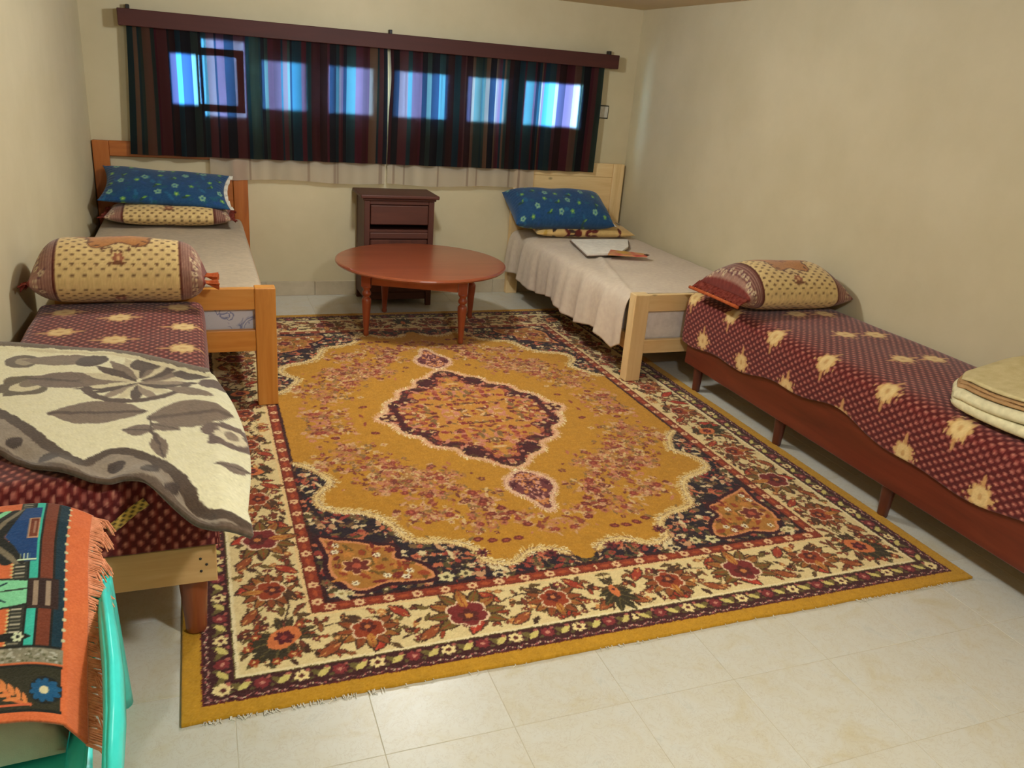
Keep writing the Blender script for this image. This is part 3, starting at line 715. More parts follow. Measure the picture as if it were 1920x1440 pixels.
for k in range(8):
    y = 0.22 + k * 0.36
    starsR += [(0.90, y + .18), (1.10, y + .02), (0.45, y + .02), (0.60, y + .05)]
cvR = cover_canvas(1.30, 2.95, starsR, 5)
def hemR(y): return 0.318 + 0.018 * math.sin(y * 5.1 + .4) + 0.012 * math.sin(y * 13) - 0.045 * max(0, min(1, (y - 3.3) / 0.4)) + 0.03 * math.exp(-((y - 2.5) / .35) ** 2)
profR = [(3.178, 0.27), (3.182, 0.50), (3.17, 0.565), (3.10, 0.575), (2.85, 0.572), (2.64, 0.562), (2.565, 0.545), (2.548, 0.49), (2.55, 0.40), (2.552, 0.22)]
couch_cover('cover', profR, 1.43, 3.80, 0.30, 0.26, hemR, cvR, 3, cR)
# left couch
cL = thing('couch_bed', 'short couch bed with raw plank end and dotted red cover under the flowered blanket', 'couch', (-0.33, 2.95, 0))
legs(cL, [(-0.075, 2.155, 0.012), (-0.60, 2.155, 0), (-0.075, 3.70, 0.012), (-0.58, 3.70, 0)], M_legr, 0.215, 0.04, 0.03)
box_obj('end_plank', (-0.655, -0.008, 2.088, 2.114, 0.212, 0.33), M_plank, cL, 0.003)
box_obj('end_plank', (-0.655, -0.008, 3.795, 3.82, 0.212, 0.33), M_plank, cL, 0.003)
for a in (-0.655, -0.033): box_obj('side_rail', (a, a + 0.025, 2.115, 3.794, 0.212, 0.33), M_plank, cL, 0.003)
box_obj('base_board', (-0.63, -0.034, 2.115, 3.794, 0.30, 0.325), M_plank, cL, 0)
for xx, zz in ((-0.05, 0.29), (-0.05, 0.25), (-0.035, 0.27)):
    bm = bmesh.new(); bmesh.ops.create_uvsphere(bm, u_segments=8, v_segments=6, radius=0.004, matrix=Matrix.Translation((xx, 2.088, zz))); bm_obj('nail_head', bm, M_black, cL)
box_obj('foam_mattress', (-0.645, -0.02, 2.10, 3.80, 0.33, 0.53), plain('foam_red', (150, 60, 50), .95), cL, 0.04, 3)
starsL = [(.18 + .22, 1.62), (.40, 1.36), (.18, 1.48), (.62, 1.52), (.64, 1.24), (.40, 1.08), (.2, 1.2), (.64, .95), (.4, .8)]
starsL = [(x + .14, y + .32) for x, y in starsL]
cvL = cover_canvas(1.25, 2.5, starsL, 6)
def hemL(y): return 0.335
profL = [(-0.672, 0.335), (-0.675, 0.50), (-0.655, 0.548), (-0.60, 0.556), (-0.33, 0.56), (-0.08, 0.556), (-0.02, 0.548), (0.0, 0.50), (0.002, 0.335)]
cov = couch_cover('cover', profL, 2.066, 3.838, 0.335, 0.34, hemL, cvL, 7, cL)
bm = bmesh.new(); tube(bm, [(-0.262, 2.052, 0.345), (-0.25, 2.046, 0.34), (-0.235, 2.042, 0.33), (-0.225, 2.042, 0.318)], [.005, .008, .008, .006]); bm_obj('cord_knot', bm, M_lace, cov, True)

# ================================================================== PILLOWS
def pillow(name, label, cat, loc, size, rot, cv, ears=0.05, flat=0.5, seed=1, group=None, n=(110, 70), mat=None, pw=(3.6, 2.4)):
    Lx, Ly, Hh = size
    root = thing(name, label, cat, (0, 0, 0), group)
    R_ = Matrix.Rotation(rot[2], 3, 'Z') @ Matrix.Rotation(rot[1], 3, 'Y') @ Matrix.Rotation(rot[0], 3, 'X')
    Rn = np.array(R_); T = np.array(loc)
    def surf(u, v, top):
        U, V_ = u, v
        px = Lx / 2 * U * (1 - ears * (1 - np.abs(V_) ** 2) * np.abs(U) ** 2); py_ = Ly / 2 * V_ * (1 - ears * 1.3 * (1 - np.abs(U) ** 2) * np.abs(V_) ** 2)
        h = ((1 - np.abs(U) ** pw[0]).clip(0) ** .62) * ((1 - np.abs(V_) ** pw[1]).clip(0) ** .62)
        edge = (1 - np.maximum(np.abs(U), np.abs(V_)) ** 8)
        wr = 0.013 * snoise(px, py_, seed, 8, 3.2) * edge + 0.006 * np.sin(PI * 14 * V_) * np.exp(-((1 - np.abs(U)) / 0.12) ** 2) * edge
        z = (Hh * (1 - flat) * h + wr) if top else (-Hh * flat * h ** .8)
        return np.stack([px, py_, z], -1)
    u = np.sin(np.linspace(-PI / 2, PI / 2, n[0])) * .35 + np.linspace(-1, 1, n[0]) * .65
    v = np.sin(np.linspace(-PI / 2, PI / 2, n[1])) * .35 + np.linspace(-1, 1, n[1]) * .65
    U, V_ = np.meshgrid(u, v)
    ny, nx = U.shape
    Pt = surf(U, V_, True); Pb = surf(U, V_, False)
    def arc(Pm, ax):
        d = np.sqrt((np.diff(Pm, axis=ax) ** 2).sum(-1)); c = np.cumsum(d, ax); z_ = np.zeros_like(np.take(c, [0], ax)); c = np.concatenate([z_, c], ax); return c / np.take(c, [-1], ax)
    mid = arc(Pt, 0)[:, nx // 2][:, None]
    Ct = cv.sample((U + 1) / 2 * cv.W * cv.res, (mid + 0 * U) * cv.H * cv.res)
    # one closed tube: top rows then bottom rows back
    P = np.concatenate([Pt, Pb[::-1]], 0); C = np.concatenate([Ct, Ct[::-1]], 0)
    P = P @ Rn.T + T
    me = grid_mesh('pillow_body', P, C)
    bm = bmesh.new(); bm.from_mesh(me); bmesh.ops.remove_doubles(bm, verts=bm.verts, dist=0.0004); bmesh.ops.recalc_face_normals(bm, faces=bm.faces); bm.to_mesh(me); bm.free()
    o = mesh_obj('pillow_body', me, mat or M_pil, root)
    def at(u, v, z=0.0):
        p = surf(np.array([[u]], float), np.array([[v]], float), True)[0, 0]; p[2] = z + p[2] * (abs(u) < 1 and abs(v) < 1)
        return Vector((p @ Rn.T + T).tolist())
    return root, at
def strip(name, pa, pb, mat, parent, amp=0.012, nw=9, n=80, thick=0.004, axis=Vector((0, 0, 1))):
    """gathered ruffle between two polylines of points pa (sewn edge) and pb (free edge)"""
    P = np.zeros((n, 7, 3))
    def ev(pp, t):
        k = t * (len(pp) - 1); i = min(int(k), len(pp) - 2); return pp[i].lerp(pp[i + 1], k - i)
    for i in range(n):
        t = i / (n - 1); a = ev(pa, t); b = ev(pb, t)
        for j in range(7):
            s = j / 6; p = a.lerp(b, s) + axis * (amp * s * math.sin(nw * 2 * PI * t) + amp * .4 * s * math.sin(nw * 4.7 * PI * t + 1)); P[i, j] = p
    me = grid_mesh(name, P); o = mesh_obj(name, me, mat, parent); m = o.modifiers.new('t', 'SOLIDIFY'); m.thickness = thick; return o
def arab_canvas(L, Wd, seed, big=1.0):
    """cream brocade pillow: dotted centre, brown top medallion, dark seams, mauve ends"""
    cv = Canvas(0, 0, L, Wd, 0.003, (212, 184, 128)); e = L * .145
    y = .012; j = 0
    while y < Wd:
        x = e + (.024 if j % 2 else 0)
        while x < L - e: cv.ell(x, y, .0095, .0052, 0, (124, 92, 62)); cv.ell(x, y, .005, .003, 0, (96, 68, 46)); x += .048
        y += .020; j += 1
    cx, cy_ = L / 2, Wd * .55
    P = [(cx + math.cos(t) * L * .25 * (1 + .18 * math.cos(6 * t)), cy_ + math.sin(t) * Wd * .25 * (1 + .18 * math.cos(6 * t))) for t in np.linspace(0, 2 * PI, 60)]
    cv.poly(P, (176, 118, 62)); cv.line(P, .006, (104, 62, 38))
    r = np.random.RandomState(seed)
    for t in np.linspace(0, 2 * PI, 26): cv.leaf(cx + math.cos(t) * L * .2, cy_ + math.sin(t) * Wd * .3, .018, .005, r.uniform(0, 6), (96, 56, 36))
    cv.flower(cx, cy_, .05, 8, (150, 92, 54), (196, 140, 84)); cv.flower(cx, cy_ - Wd * .36, .026, 6, (150, 92, 66), (206, 160, 110))
    cv.leaf(cx, cy_ - Wd * .40, .04, .008, 0, (112, 70, 44))
    for s in (0, 1):
        xa, xb = (0, e) if s == 0 else (L - e, L)
        cv.rect(xa, 0, xb, Wd, (150, 112, 96))
        for k in range(5):
            xx = (e - .012 - k * .012) if s == 0 else (L - e + .012 + k * .012); cv.line([(xx, 0), (xx, Wd)], .004, (104, 62, 56))
        xx = e if s == 0 else L - e; cv.line([(xx, 0), (xx, Wd)], .011, (84, 34, 24))
        for k in range(16):
            x = (xa + .02 + r.uniform(0, e * .35)) if s == 0 else (xb - .02 - r.uniform(0, e * .35)); y = (k + .5) * Wd / 16
            cv.flower(x, y, r.uniform(.010, .017), 6, (196, 174, 140), (120, 84, 76), r.uniform(0, 3)); cv.ell(x + r.uniform(-.02, .02), y + .014, .007, .005, 0, (96, 60, 66))
        cv.rect(0 if s == 0 else L - .012, 0, .012 if s == 0 else L, Wd, (112, 42, 32))
    cv.grain(6, seed); return cv
def blue_canvas(L, Wd, seed):
    cv = Canvas(0, 0, L, Wd, 0.003, (30, 70, 112)); r = np.random.RandomState(seed)
    for k in range(70): cv.ell(r.uniform(0, L), r.uniform(0, Wd), r.uniform(.01, .03), r.uniform(.006, .015), r.uniform(0, 3), [(30, 70, 124), (36, 92, 130), (30, 84, 110)][r.randint(3)])
    for k in range(34):
        x, y = (k % 8 + .5 + r.uniform(-.35, .35)) * L / 8, (k // 8 + .5 + r.uniform(-.35, .35)) * Wd / 4.3
        t = k % 3
        if t == 0: cv.flower(x, y, .022, 5, (124, 168, 140), (44, 96, 130), r.uniform(0, 3), 1, .3)
        elif t == 1: cv.flower(x, y, .017, 5, (92, 150, 84), (170, 190, 90), r.uniform(0, 3))
        else: cv.leaf(x, y, .026, .008, r.uniform(0, 3), (36, 70, 66)); cv.leaf(x + .015, y + .012, .016, .006, r.uniform(0, 3), (110, 160, 70))
    for x in (0, L - .014): cv.rect(x, 0, x + .014, Wd, (30, 74, 120))
    cv.grain(5, seed); return cv
# left couch pillow
p1, at1 = pillow('brocade_pillow', 'plump cream brocade pillow with red ruffles on the short couch under the flowered blanket'.replace(' under the flowered blanket', ' end'), 'pillow', (-0.325, 3.85, 0.655), (0.68, 0.40, 0.275), (-0.12, 0.0, -0.02), arab_canvas(.71, .52, 3), ears=.03, flat=.36, seed=2, n=(150, 90), pw=(7, 2.4))
def ruffle(root, at, s, out, mat, segs=((-1, 1),), amp=.012, nw=7, drop=-.01, piping=None):
    for a, b in segs:
        vv = np.linspace(a, b, 12); pa = [at(s, v) for v in vv]; ctr = at(0, 0) ; d = (at(s, 0) - at(-s, 0)).normalized()
        pb = [p + d * out + Vector((0, 0, drop)) for p in pa]; strip('ruffle', pa, pb, mat, root, amp, nw)
        if piping:
            bm = bmesh.new(); tube(bm, [p + d * .006 for p in pb], .009, 8); bm_obj('piping', bm, piping, root, True)
ruffle(p1, at1, 1, .055, M_ruffo, ((-1, -.45), (.25, .95)), .014, 3, -.012)
ruffle(p1, at1, -1, .03, M_ruff, ((-1, -.5), (.0, .9)), .012, 3, -.02)
# right couch pillow
p2, at2 = pillow('brocade_pillow', 'cream brocade pillow with orange-piped maroon ruffle on the long mahogany couch', 'pillow', (2.845, 3.46, 0.655), (0.64, 0.46, 0.235), (-0.03, 0.0, -0.03), arab_canvas(.64, .54, 4), ears=.02, flat=.36, seed=5, n=(140, 90), pw=(5, 2.6))
ruffle(p2, at2, -1, .05, M_ruff, ((-1, 1),), .010, 8, -.035, M_ruffo)
# left bed pillows
p3, at3 = pillow('brocade_pillow', 'flat cream brocade pillow lying beneath the blue pillow on the grey sheet', 'pillow', (-0.17, 5.63, 0.635), (0.74, 0.40, 0.145), (0.0, 0, -0.03), arab_canvas(.74, .42, 6), ears=.05, flat=.45, seed=9)
ruffle(p3, at3, 1, .03, M_ruff, ((-1, 1),), .01, 5, -.01); ruffle(p3, at3, -1, .03, M_ruff, ((-1, 1),), .01, 5, -.01)
p4, at4 = pillow('blue_pillow', 'narrow blue flowered pillow with pointed ends stacked on a brocade pillow below the orange headboard', 'pillow', (-0.185, 5.67, 0.79), (0.76, 0.40, 0.13), (0.42, 0.05, -0.02), blue_canvas(.76, .40, 3), ears=.10, flat=.5, seed=12, pw=(4, 2.0))
ruffle(p4, at4, 1, .022, M_lace, ((-1, 1),), .008, 6, -.004)
# right bed pillows
def dark_canvas(L, Wd, seed):
    cv = Canvas(0, 0, L, Wd, 0.004, (206, 172, 112)); r = np.random.RandomState(seed)
    for k in range(60): cv.leaf(r.uniform(0, L), r.uniform(0, Wd), .035, .014, r.uniform(0, 3), [(96, 34, 30), (60, 44, 36), (186, 150, 70)][k % 3])
    return cv
p5, at5 = pillow('patterned_pillow', 'maroon and yellow patterned pillow peeking out beneath the blue pillow on the beige sheet', 'pillow', (2.70, 5.665, 0.575), (0.80, 0.40, 0.12), (0.10, 0, -0.03), dark_canvas(.8, .4, 2), ears=.05, flat=.45, seed=15)
p6, at6 = pillow('blue_pillow', 'plump blue flowered pillow with white trim against the pale panelled headboard', 'pillow', (2.52, 5.645, 0.71), (0.78, 0.42, 0.22), (0.42, 0.0, -0.03), blue_canvas(.80, .42, 8), ears=.04, flat=.45, seed=17, pw=(6, 2.8))
ruffle(p6, at6, 1, .016, M_lace, ((-1, 1),), .003, 6, -.004)

# ================================================================== FLOWERED BLANKET
FAR = [(-0.735, 3.19), (-0.579, 3.143), (-0.414, 3.085), (-0.304, 3.042), (-0.164, 2.933), (-0.002, 2.80)]
NEAR = [(-0.77, 2.47), (-0.526, 2.255), (-0.392, 2.12), (-0.311, 2.066), (-0.263, 2.042), (-0.214, 2.041), (-0.162, 2.007), (-0.113, 1.909), (-0.057, 1.823), (-0.003, 1.772), (0.072, 1.775)]
bl = Canvas(-0.85, 1.70, 1.0, 1.60, 0.0025, (232, 226, 192))
GB = (124, 106, 90); DG = (78, 60, 50); MG = (150, 132, 112)
WAVE = [(-0.78, 2.79), (-0.68, 2.66), (-0.572, 2.521), (-0.49, 2.399), (-0.411, 2.263), (-0.352, 2.17), (-0.317, 2.128), (-0.294, 2.168), (-0.253, 2.205), (-0.203, 2.185), (-0.139, 2.116), (-0.092, 2.029), (-0.061, 1.941), (-0.049, 1.87), (-0.001, 1.826), (0.13, 1.77)]
bl.poly(WAVE + [(0.13, 1.70), (-0.85, 1.70), (-0.85, 2.8)], (146, 132, 116))
bl.line(smooth(WAVE, 2), .034, (74, 56, 42))
for x, y in ((-0.499, 2.301), (-0.401, 2.19), (-0.236, 2.112), (-0.155, 2.066), (-0.103, 1.959), (-.60, 2.42)): bl.ell(x, y, .022, .03, 0, (62, 46, 38))
bl.line(smooth(NEAR, 2), .03, (96, 78, 64))
bl.leaf(-.313, 2.474, .135, .085, -.10, GB, (84, 64, 54)); bl.leaf(-.06, 2.42, .12, .10, .15, GB, (96, 76, 64))
for x, y, L_, w, r_ in ((-.193, 2.32, .045, .038, -.2), (-.123, 2.33, .05, .03, .9 + PI / 2), (-.137, 2.21, .08, .022, 1.75), (.045, 2.068, .042, .03, .1)): bl.leaf(x, y, L_, w, r_, (120, 102, 88), (84, 66, 56))
bl.line([(-.17, 2.42), (-.16, 2.3), (-.14, 2.22)], .008, (84, 66, 56))
bl.flower(.045, 2.275, .078, 5, (104, 84, 76), None, .3, 1.5, .3); bl.flower(.045, 2.275, .045, 5, (220, 208, 176), None, .9, 1.5, .3); bl.ell(.045, 2.275, .02, .03, 0, (140, 122, 104))
bl.flower(-.54, 2.73, .085, 6, (96, 82, 58), None, .2, 1.4, .25); bl.ell(-.535, 2.72, .045, .05, 0, (216, 206, 170)); bl.ell(-.53, 2.75, .03, .035, 0, (124, 108, 86))
bl.ell(-.585, 2.97, .05, .075, .2, (98, 84, 68)); bl.ell(-.575, 2.965, .03, .045, .2, (160, 146, 120))
bl.leaf(-.43, 2.76, .13, .07, -.35, (116, 98, 84), (86, 68, 58)); bl.leaf(-.46, 2.96, .13, .06, -.2, (128, 110, 92))
BIG = (-.215, 2.72)
for k, t in enumerate(np.linspace(-.3, PI + .3, 13)):
    bl.leaf(BIG[0] + math.cos(t) * .09, BIG[1] + math.sin(t) * .13, .10, .022, t + .25 * math.cos(t), [DG, (206, 194, 160), GB][k % 3])
for k, t in enumerate(np.linspace(PI + .2, 2 * PI - .2, 9)): bl.leaf(BIG[0] + math.cos(t) * .08, BIG[1] + math.sin(t) * .10, .085, .018, t, [(216, 206, 170), DG, MG][k % 3])
bl.line([(BIG[0] + math.cos(t) * .15, BIG[1] + math.sin(t) * .15 - .02) for t in np.linspace(PI + .15, 2 * PI - .15, 20)], .03, (86, 66, 56))
bl.ell(-.369, 2.93, .05, .06, -.1, (74, 58, 50)); bl.ell(-.198, 2.87, .05, .055, -.3, (84, 68, 58)); bl.leaf(-.055, 2.76, .07, .04, -.5, (84, 68, 58)); bl.leaf(.01, 2.66, .06, .04, -.9, (96, 76, 68)); bl.leaf(-.06, 2.60, .09, .03, -.7, (128, 110, 92))
bl.line([(a, b - .01) for a, b in FAR], .045, (110, 96, 80)); bl.line([(a, b - .055) for a, b in FAR[1:]], .02, (214, 204, 168))
bl.grain(7, 4)
nu, nv = 190, 200
def pl(P, t):
    P = np.array(P); d = np.concatenate([[0], np.cumsum(np.hypot(*(P[1:] - P[:-1]).T))]); d /= d[-1]
    return np.stack([np.interp(t, d, P[:, 0]), np.interp(t, d, P[:, 1])], -1)
tt = np.linspace(0, 1, nu)
Fp = np.array(smooth(FAR, 2)); Np = np.array(smooth(NEAR, 2))
xf = np.linspace(-0.735, -0.002, nu); yf_ = np.interp(xf, Fp[:, 0], Fp[:, 1]); xn = np.linspace(-0.77, 0.072, nu); yn = np.interp(xn, Np[:, 0], Np[:, 1])
vv = np.linspace(0, 1, nv)[:, None]
X = xf * (1 - vv) + xn * vv; Y = yf_ * (1 - vv) + yn * vv
X = X + (tt ** 6) * (0.055 * np.sin(PI * np.clip(vv * 1.1, 0, 1)))      # right edge bulges outward
Xr, Yr = X.copy(), Y.copy()
Zb = 0.576 + 0.010 * snoise(X, Y, 5, 8, 2.2) + 0.008 * np.exp(-((vv - 0.02) / 0.05) ** 2) + 0.012 * np.exp(-((vv - .97) / .05) ** 2) * np.sin(X * 30)
over = np.clip(2.05 - Y, 0, 1); Zb = Zb - 0.12 * over ** 1.1; Y = Y + over * 0.04
side = np.clip(X - 0.01, 0, 1); Zb = Zb - 0.55 * side
lim = -0.615 - 0.05 * (YB - Y) + 0.012; X = np.maximum(X, lim + 0.012)
C = bl.sample(Xr + .005 * snoise(Xr, Yr, 61, 9, 14) + .003 * snoise(Xr, Yr, 62, 9, 50), Yr + .008 * snoise(Xr, Yr, 63, 9, 14) + .004 * snoise(Xr, Yr, 64, 9, 50))
Y = Y - 0.004 * snoise(X * 1, Y * 0, 2, 5, 20) * (vv > .98)
o = grid_obj('flowered_blanket', np.stack([X, Y, Zb], -1), C, M_blan, None, thick=0.014)
tag(o, 'thick cream fleece blanket with grey-brown flowers and scalloped border spread on short couch', 'blanket')
# narrow woven band sticking out below the blanket
Pb = np.zeros((24, 5, 3)); Cb = np.zeros((24, 5, 3))
for i in range(24):
    t = i / 23; c = Vector((-0.265, 2.052, 0.43)).lerp(Vector((-0.17, 2.050, 0.505)), t)
    for j in range(5):
        w = (j / 4 - .5) * .022; Pb[i, j] = c + Vector((w * .6, -.004 * math.sin(t * 7), -w)); Cb[i, j] = (196, 160, 76) if (i // 2 + j) % 3 else (40, 28, 22)
o = grid_obj('woven_band', Pb, Cb, M_pil, None, thick=0.003); tag(o, 'narrow yellow and black woven band sticking out below the flowered blanket', 'band')

# ================================================================== FOLDED BLANKET ON RIGHT COUCH
fbm, fnt, fb = new_mat('beige_blanket'); fv = coords(fnt)
fnt.links.new(ramp(fnt, noise(fnt, fv, 30, 4), [(0.3, (196, 178, 128)), (0.7, (212, 196, 148))]), fb.inputs['Base Color']); fb.inputs['Roughness'].default_value = 1; bump(fnt, fb, noise(fnt, fv, 220, 3), .5, .003)
fcm = plain('cream_lining', (222, 212, 172), 1.0, 0, .2, 12, 40); fhm = plain('tan_hem', (178, 140, 96), 1.0, 0, .2, 10, 40)
fo = thing('folded_blanket', 'folded beige blanket with cream lining lying on the long red-covered couch', 'blanket', (2.95, 1.9, 0.575))
def slab(name, z0, z1, inset, mat, prof_r, seed):
    n1 = 70; h = z1 - z0; sec = []
    for a in np.linspace(-PI / 2, PI / 2, 14): sec.append((2.585 + inset + h / 2 - math.cos(a) * h / 2, (z0 + z1) / 2 + math.sin(a) * h / 2))
    sec += [(x, z1) for x in np.linspace(2.60 + inset + h, 3.16, 40)]
    P = np.zeros((n1, len(sec), 3)); t = np.linspace(0, 1, n1) ** .8
    for i in range(n1):
        for j, (x, z) in enumerate(sec):
            far = 2.12 - inset - .07 * max(0, 1 - (x - 2.585) / .10) ** 2 + .10 * (x - 2.6)
            y = 1.50 + (far - 1.50) * t[i]
            e = max(0, 1 - (far - y) / 0.045); k = math.sqrt(max(0, 1 - e * e))
            xx = x + .05 * max(0, 1.98 - y) + .02 * math.sin(y * 9 + .5)
            hump = .035 * min(1, max(0, (x - 2.58) / .30)) - .012 * e
            P[i, j] = (xx if xx < 3.165 else 3.165, y, (z0 + z1) / 2 + (z - (z0 + z1) / 2) * (.2 + .8 * k) + (hump + .010 * math.sin(y * 8 + x * 3)) * (z0 > .6))
    P[..., 2] += .006 * snoise(P[..., 0], P[..., 1], seed, 6, 2.4) * (P[..., 2] > z0 + h * .4)
    o = mesh_obj(name, grid_mesh(name, P), mat, fo); m = o.modifiers.new('t', 'SOLIDIFY'); m.thickness = .006; return o
slab('lining_fold', 0.578, 0.622, 0.0, fcm, .02, 2); slab('lining_fold', 0.624, 0.666, -0.006, fcm, .02, 3); slab('hem_fold', 0.668, 0.680, 0.012, fhm, .01, 4); slab('hem_fold', 0.681, 0.691, 0.02, fhm, .01, 6); slab('top_fold', 0.692, 0.706, 0.028, fbm, .01, 5)

# ================================================================== PAPERS ON THE BED
pp = thing('notebook', 'open white notebook lying on the rumpled beige sheet', 'notebook', (2.65, 5.05, 0.522))
def quad_slab(name, P, z, h, mat, parent):
    bm = bmesh.new(); lo = [bm.verts.new((x, y, z)) for x, y in P]; hi = [bm.verts.new((x, y, z + h)) for x, y in P]
    bm.faces.new(lo[::-1]); bm.faces.new(hi)
    for k in range(len(P)): bm.faces.new((lo[k], lo[(k + 1) % len(P)], hi[(k + 1) % len(P)], hi[k]))
    return bm_obj(name, bm, mat, parent)
quad_slab('cover', [(2.395, 4.835), (2.66, 4.86), (2.86, 5.10), (2.99, 5.36), (2.50, 5.345)], 0.530, 0.004, plain('grey_cover', (120, 100, 86), .7), pp)
quad_slab('page_block', [(2.405, 4.845), (2.655, 4.87), (2.85, 5.10), (2.975, 5.35), (2.51, 5.335)], 0.534, 0.012, M_paper, pp)
lf_ = thing('leaflet', 'slim red and yellow printed leaflet beside the white notebook on the beige sheet', 'leaflet', (2.68, 4.85, 0.525))
lm = Canvas(0, 0, .1, .1, .01, (0, 0, 0))
def leaflet_mat():
    m, nt, b = new_mat('leaflet_print'); v = coords(nt)
    n1 = noise(nt, v, 9, 2, .5, .5)
    nt.links.new(ramp(nt, n1, [(0.35, (196, 80, 66)), (0.5, (206, 140, 100)), (0.62, (196, 150, 60))]), b.inputs['Base Color']); b.inputs['Roughness'].default_value = .5; return m
quad_slab('sheet', [(2.53, 4.79), (2.79, 4.72), (2.82, 4.77), (2.80, 4.82), (2.62, 4.93)], 0.549, 0.008, leaflet_mat(), lf_)
quad_slab('corner_tab', [(2.79, 4.722), (2.82, 4.745), (2.815, 4.775), (2.785, 4.76)], 0.5575, 0.003, plain('brown_tab', (70, 36, 20), .6), lf_)

# ================================================================== NIGHTSTAND
ns = thing('nightstand', 'dark walnut nightstand with one drawer against the wall below the sheer curtain', 'nightstand', (1.27, 5.68, 0))
NX0, NX1, NY0, NY1 = 1.06, 1.55, 5.605, 5.915
box_obj('top', (NX0 - .03, NX1 + .03, NY0 - .03, NY1 + .01, 0.766, 0.790), M_dark, ns, 0.006, 2)
box_obj('top_moulding', (NX0 - .012, NX1 + .012, NY0 - .012, NY1, 0.750, 0.7655), M_dark, ns, 0.004)
for a in (NX0, NX1 - .022): box_obj('side_panel', (a, a + .022, NY0 + .03, NY1 - .01, 0.06, 0.750), M_darkz, ns, 0.002)
for a in (NX0 - .002, NX1 - .038):
    for b_ in (NY0, NY1 - .045): box_obj('corner_post', (a, a + .04, b_, b_ + .03, 0.0, 0.750), M_darkz, ns, 0.003)
box_obj('back_panel', (NX0 + .022, NX1 - .022, NY1 - .014, NY1 - .004, 0.06, 0.750), M_dark, ns, 0)
box_obj('front_rail', (NX0 + .038, NX1 - .038, NY0 + .004, NY0 + .03, 0.722, 0.750), M_dark, ns, 0.002)
dr = box_obj('drawer', (NX0 + .042, NX1 - .042, NY0 - .006, NY0 + .03, 0.585, 0.718), M_dark, ns, 0.006, 2)
box_obj('drawer_panel', (NX0 + .075, NX1 - .075, NY0 - .012, NY0 - .005, 0.61, 0.695), M_dark, dr, 0.003)
bm = bmesh.new(); tube(bm, [(1.275 + .03 * k / 5, NY0 - .02, 0.662 - .012 * math.sin(PI * k / 10)) for k in range(11)], .003); bm_obj('drawer_pull', bm, M_brass, dr, True)
box_obj('keyhole', (1.302, 1.312, NY0 - .0065, NY0 - .004, 0.700, 0.714), M_black, dr, 0)
box_obj('shelf_board', (NX0 + .022, NX1 - .022, NY0 + .01, NY1 - .014, 0.53, 0.548), M_dark, ns, 0.002)
box_obj('front_rail', (NX0 + .038, NX1 - .038, NY0 - .004, NY0 + .026, 0.485, 0.53), M_dark, ns, 0.006, 2)
dd = box_obj('door', (NX0 + .042, NX1 - .042, NY0, NY0 + .024, 0.10, 0.48), M_darkz, ns, 0.004)
box_obj('door_panel', (NX0 + .09, NX1 - .09, NY0 - .006, NY0 + .002, 0.15, 0.445), M_darkz, dd, 0.003)
box_obj('plinth', (NX0 + .04, NX1 - .04, NY0 + .012, NY0 + .03, 0.045, 0.098), M_dark, ns, 0.002)

# ================================================================== TABLE
TX, TY, TZ, TR = 1.322, 5.035, 0.462, 0.546
tb = thing('coffee_table', 'round reddish-brown coffee table with turned legs in front of the nightstand', 'table', (TX, TY, 0.01))
bm = bmesh.new(); lathe(bm, TX, TY, [(TR - .03, TZ - .028), (TR - .008, TZ - .022), (TR, TZ - .012), (TR - .003, TZ - .004), (TR - .012, TZ)], 72); o = bm_obj('table_top', bm, M_table, tb)
ang = -0.40; hs = 0.30; LX, LY = 1.338, 5.06
def rot2(x, y): return (LX + x * math.cos(ang) - y * math.sin(ang), LY + x * math.sin(ang) + y * math.cos(ang))
prof = [(.013, 0), (.017, .006), (.018, .02), (.015, .03), (.017, .05), (.024, .15), (.029, .215), (.030, .24), (.024, .252), (.017, .258), (.017, .263), (.026, .270), (.029, .283), (.024, .295), (.019, .302), (.024, .312), (.030, .322), (.031, .330)]
for sx, sy_ in ((-1, -1), (1, -1), (1, 1), (-1, 1)):
    lx, ly = rot2(sx * hs, sy_ * hs); zb = 0.0115 if ly < RY1 - .02 else 0.0
    bm = bmesh.new(); lathe(bm, lx, ly, [(r_, zb + z_ * (.335 - zb) / .33) for r_, z_ in prof], 20)
    r = bmesh.ops.create_cube(bm, size=1.0, matrix=Matrix.Translation((lx, ly, .3825)) @ Matrix.Rotation(ang, 4, 'Z') @ Matrix.Diagonal((.056, .056, .099, 1)))
    o = bm_obj('leg', bm, M_tleg, tb)
    for p in o.data.polygons: p.use_smooth = len(p.vertices) == 4 and abs(p.normal.z) < .9 and p.center.z < .333
for sx, sy_, ln in ((0, -1, 0), (0, 1, 0), (-1, 0, 1), (1, 0, 1)):
    bm = bmesh.new(); cx_, cy2 = rot2(sx * hs, sy_ * hs)
    d = (2 * hs - .064, .022, .090) if not ln else (.022, 2 * hs - .064, .090)
    bmesh.ops.create_cube(bm, size=1.0, matrix=Matrix.Translation((cx_, cy2, .388)) @ Matrix.Rotation(ang, 4, 'Z') @ Matrix.Diagonal(d + (1,)))
    bm_obj('apron', bm, M_tapr, tb)

